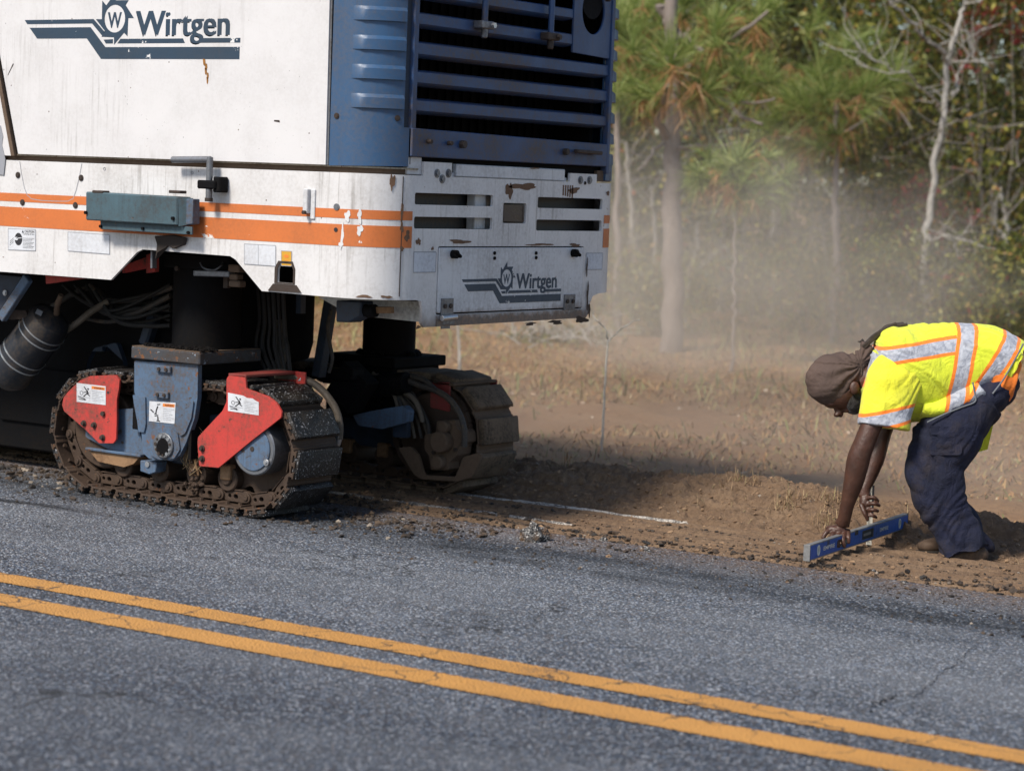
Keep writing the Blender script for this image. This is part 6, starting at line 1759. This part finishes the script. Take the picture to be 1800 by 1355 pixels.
simple(1722, 575, 31.5, (1724, 130), .05, 'thin pale trunk rising behind the worker\'s back', 32, m_pale_bark, [([(1724, 300), (1745, 250), (1760, 210)], .02, .01)])
simple(1356, 560, 30, (1372, 240), .055, 'thin grey trunk half lost in the dust between the two big pines', 33)
simple(1370, 500, 34, (1385, 30), .05, 'far grey stem above the dust cloud', 34)
simple(1210, 560, 27, (1222, 390), .035, 'short grey stem right of the brown pine trunk', 35, None, [([(1212, 500), (1240, 460), (1280, 430)], .018, .008)])
simple(1148, 600, 27.5, (1145, 330), .04, 'short grey stem left of the brown pine trunk', 36)
simple(1110, 600, 28, (1106, 250), .045, 'grey stem next to the machine\'s rear corner', 37)
simple(1262, 560, 31, (1275, 200), .035, 'slender stem in the dust right of the brown pine trunk', 38)
simple(1430, 540, 33, (1425, 60), .04, 'dark slender stem left of the young pine', 39)
simple(1535, 540, 32, (1575, 110), .045, 'grey stem between the young pine and the pale tree', 40)
simple(1590, 555, 29, (1545, 500), .05, 'pale broken stump fork before the pale tree', 41, m_pale_bark, [([(1588, 560), (1565, 535), (1545, 505)], .03, .012), ([(1590, 550), (1605, 530), (1608, 515)], .03, .012)])
simple(1770, 560, 29, (1760, 340), .05, 'bent grey stem at the right edge of the wood', 42, m_pale_bark, [([(1765, 420), (1745, 380), (1760, 330)], .025, .01), ([(1766, 470), (1800, 440), (1830, 430)], .02, .01)])
simple(1795, 560, 33, (1800, 20), .07, 'dark upright trunk at the right border of the view', 43)
simple(1310, 560, 35, (1300, -20), .08, 'far dark trunk behind the dust', 44)
simple(1600, 520, 36, (1610, -20), .07, 'far dark trunk left of the pale tree', 45)
simple(1490, 520, 37, (1495, -20), .07, 'far dark trunk behind the young pine', 46)
simple(1740, 520, 37, (1745, -20), .07, 'far dark trunk high behind the worker', 47)
simple(1205, 500, 36, (1212, -60), .16, 'thick pale trunk top far behind the brown pine', 48, m_pale_bark)

# --- shrubs with their own colours
def shrub(u, v, dep, spread, n, size, mat, label, seed, k=6, hgt=1.0):
    b0 = W(u, v, dep); t0 = thing('shrub', label, 'shrub', (b0.x, b0.y, 0), 0, 'leafy shrubs in the undergrowth')
    rr = random.Random(seed); cs = []; m = MB()
    for i in range(k):
        c = b0 + RV * rr.gauss(0, spread * .6) + UV * rr.gauss(0, spread * .5 * hgt) + FV * rr.gauss(0, .4); cs.append(c)
        limb(m, [Vector((b0.x + rr.gauss(0, .1), b0.y + rr.gauss(0, .1), -.1)), (Vector((b0.x, b0.y, 0)) + c) / 2 + Vector((rr.gauss(0, .1), 0, 0)), c], .014, .004, 5, 4, .01, i)
    m.build('stems', m_twig, t0)
    leaf_cloud('leaves', cs, [spread * rr.uniform(.3, .6) for _ in cs], n, size, mat, seed, t0, squash=hgt)
shrub(1650, 340, 27.5, .50, 520, .045, m_leaf_red, 'red leaved shrub beside the pale trunk', 61, 7)
shrub(1590, 440, 27.0, .45, 340, .045, m_leaf_red, 'pinkish red shrub left of the pale trunk', 62, 6)
shrub(1770, 60, 29, .6, 620, .05, m_leaf_red, 'red and orange leaves high in the right corner', 63, 7)
shrub(1670, 500, 27, .25, 130, .05, m_leaf_red, 'small red shrub close behind the worker', 64, 4)
shrub(1490, 400, 27, .75, 2600, .035, m_leaf_olive, 'olive leaved shrub behind the dust right of the young pine', 65, 9)
shrub(1430, 500, 27, .7, 1800, .035, m_leaf_olive, 'low olive shrub in the dust', 66, 8)
shrub(1760, 480, 27, .55, 1700, .05, m_leaf, 'dark green shrub above the worker\'s back', 67, 8)
shrub(1600, 170, 31, .8, 2600, .05, m_leaf_olive, 'yellow green crown behind the pale tree\'s fork', 68, 9)
shrub(1770, 250, 30, .9, 3400, .05, m_leaf, 'dense green shrub in the upper right', 69, 9)
shrub(1700, 20, 30, .8, 2000, .05, m_leaf_olive, 'yellowish leaves at the top right', 70, 9)
shrub(1440, 60, 31, .9, 3000, .05, m_leaf, 'dark green crown at the top middle', 71, 9)
shrub(1340, 100, 30, .7, 1600, .05, m_leaf_olive, 'olive crown behind the pine plumes', 72, 8)

# --- the mass of the wood
r_ = np.random.default_rng(77)
cs = []; sp = []
for i in range(620):
    d = r_.uniform(28.5, 38); u = r_.uniform(300, 2150); v = r_.uniform(-500, 560)
    c = W(u, v, d)
    if c.z < .2: continue
    cs.append(c); sp.append(r_.uniform(.5, 1.3))
leaf_cloud('woodland_foliage', cs, sp, 260000, .046, m_leaf, 78, None, 'dark tangled foliage filling the wood', 'stuff')
cs = []; sp = []
for i in range(900):
    d = r_.uniform(37, 58); u = r_.uniform(-900, 3000); v = r_.uniform(-900, 520)
    c = W(u, v, d); 
    if c.z < .1: continue
    cs.append(c); sp.append(r_.uniform(1.2, 2.4))
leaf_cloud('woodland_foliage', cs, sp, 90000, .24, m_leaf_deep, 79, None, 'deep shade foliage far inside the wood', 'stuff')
cs = [W(1850 - 770 * r_.random() ** 1.7, r_.uniform(430, 600), r_.uniform(24.5, 29)) for _ in range(120)]
leaf_cloud('undergrowth', [c for c in cs if c.z > .05], .45, 26000, .034, m_leaf, 84, None, 'green gold undergrowth along the edge of the wood', 'stuff', .7)
# twig tangle
m = MB(); rr = random.Random(91)
for i in range(230):
    p = W(rr.uniform(1080, 1820), rr.uniform(200, 600), rr.uniform(26, 33))
    d = Vector((rr.gauss(0, 1), rr.gauss(0, .6), rr.gauss(.3, .7))).normalized()
    L = rr.uniform(.3, 1.1)
    q = p + d * L; mid = (p + q) / 2 + Vector((rr.gauss(0, .08), rr.gauss(0, .08), rr.gauss(0, .1)))
    limb(m, [p, mid, q], .009, .003, 4, 3, .012, i)
o = m.build('twig_tangle', m_twig, None, merge=False); tag(o, 'tangle of pale bare twigs along the wood edge', None, None, 'stuff')
m = MB()
for i in range(90):
    p = W(rr.uniform(900, 1080), rr.uniform(578, 612), rr.uniform(23, 25)); q = p + Vector((rr.gauss(0, .25), rr.gauss(0, .2), rr.uniform(.0, .25)))
    limb(m, [p, (p + q) / 2 + Vector((0, 0, .05)), q], .008, .004, 4, 2, .01, i)
o = m.build('cut_brush', m_pale_bark, None, merge=False); tag(o, 'pale heap of cut brush below the machine\'s rear corner', None, None, 'stuff')
leaf_cloud('cut_brush_leaves', [W(u, 592, 24) for u in range(910, 1080, 20)], .25, 500, .03, m_leaf_olive, 81, None, 'withered leaves on the heap of cut brush', 'stuff', .5)
# stakes in the field
def stake(u0, v0, dep, pts, r, label, extra=()):
    b0 = W(u0, v0, dep); t0 = thing('sapling', label, 'sapling', (b0.x, b0.y, 0))
    m = MB(); limb(m, [Vector((b0.x, b0.y, -.12)), b0] + [W(u, v, dep) for u, v in pts], r, r * .6, 7, 4, .003, 1); m.build('stem', m_pale_bark, t0)
    for e in extra: limb_obj([W(u, v, dep) for u, v in e], r * .6, r * .35, m_pale_bark, t0, 2)
stake(1059, 768, 15.3, [(1061, 720), (1064, 660), (1068, 600)], .010, 'thin pale forked sapling in the field right of the machine', [[(1068, 600), (1058, 575), (1044, 548)], [(1068, 600), (1085, 580), (1125, 562)]])
stake(808, 642, 21.0, [(807, 610), (805, 575), (805, 540)], .018, 'pale stake seen under the machine\'s rear hatch')

# --- drifting dust thrown up by the milling drum, then an added lightening haze
def dust(name, lo, hi, dens, label, c0, rad, sc):
    k = NT(name + '_volume')
    k.t.nodes.remove(k.b)
    pv = k.t.nodes.new('ShaderNodeVolumePrincipled')
    pv.inputs['Color'].default_value = (.95, .88, .78, 1); pv.inputs['Anisotropy'].default_value = .2
    k.t.links.new(pv.outputs[0], k.out.inputs['Volume'])
    v = k.n('ShaderNodeVectorMath', _operation='SUBTRACT', i0=k.co, i1=tuple(c0)).outputs[0]
    v = k.n('ShaderNodeVectorMath', _operation='DIVIDE', i0=v, i1=tuple(rad)).outputs[0]
    ln = k.n('ShaderNodeVectorMath', _operation='LENGTH', i0=v).outputs['Value']
    nz = k.noise(sc, 4, .55)
    f = k.ramp(k.math('ADD', ln, k.math('MULTIPLY', k.math('SUBTRACT', nz, .5), 2.2)), 1.0, .25)
    k.t.links.new(k.math('MULTIPLY', f, dens), pv.inputs['Density'])
    o = MB().box(lo, hi).build(name, None, None)
    o.data.materials.append(k.m)
    tag(o, label, None, None, 'stuff')
    return o
dc = W(1275, 470, 19.0)
dust('dust_cloud', (dc.x - 3.6, dc.y - 3.0, .2), (dc.x + 3.6, dc.y + 3.0, 3.1), .30, 'billow of brown dust hanging before the wood', (dc.x, dc.y, .80), (2.5, 2.5, 1.35), 1.25)
dust('dust_cloud', (-13.5, 11.3, -.3), (-2.5, 15.2, 1.0), .19, 'thin veil of dust drifting low over the field', (-7.4, 12.9, .0), (5.0, 2.0, .72), .8)
dust('dust_cloud', (-26, 15.25, -.3), (-1.5, 15.95, 4.9), .022, 'faint haze sheet added between the field and the wood to lighten the background', (-11, 15.6, 1.4), (9, 3, 3.4), .5)  # wide thin volume added to brighten the wood seen through it
n = 8000
X = r_.uniform(-21, -1.5, n); Y = 11.6 + 13 * r_.random(n) ** .8; k_ = vnoise(X, Y, 1.1, 31) > -.05; X = X[k_]; Y = Y[k_]; n = len(X); Z = zf(X, Y) + .012
th = r_.uniform(0, 6.28, n); s_ = r_.uniform(.010, .028, n)
a_ = np.stack([np.cos(th) * s_, np.sin(th) * s_, r_.uniform(-.4, .4, n) * s_], 1); b_ = np.stack([-np.sin(th) * s_ * .6, np.cos(th) * s_ * .6, r_.uniform(-.3, .3, n) * s_], 1); p_ = np.stack([X, Y, Z], 1)
o = bpy.data.objects.new('fallen_leaves', fast_mesh('fallen_leaves', np.stack([p_ - a_, p_ + b_, p_ + a_, p_ - b_], 1).reshape(-1, 3), np.arange(n * 4).reshape(-1, 4), smooth=False))
o.data.materials.append(blade_material('dry_leaf_litter', [(0, (.22, .10, .05)), (.4, (.40, .20, .09)), (.75, (.50, .33, .18)), (1, (.62, .52, .42))])); COL.objects.link(o)
tag(o, 'rust brown leaf litter scattered over the field', None, None, 'stuff')
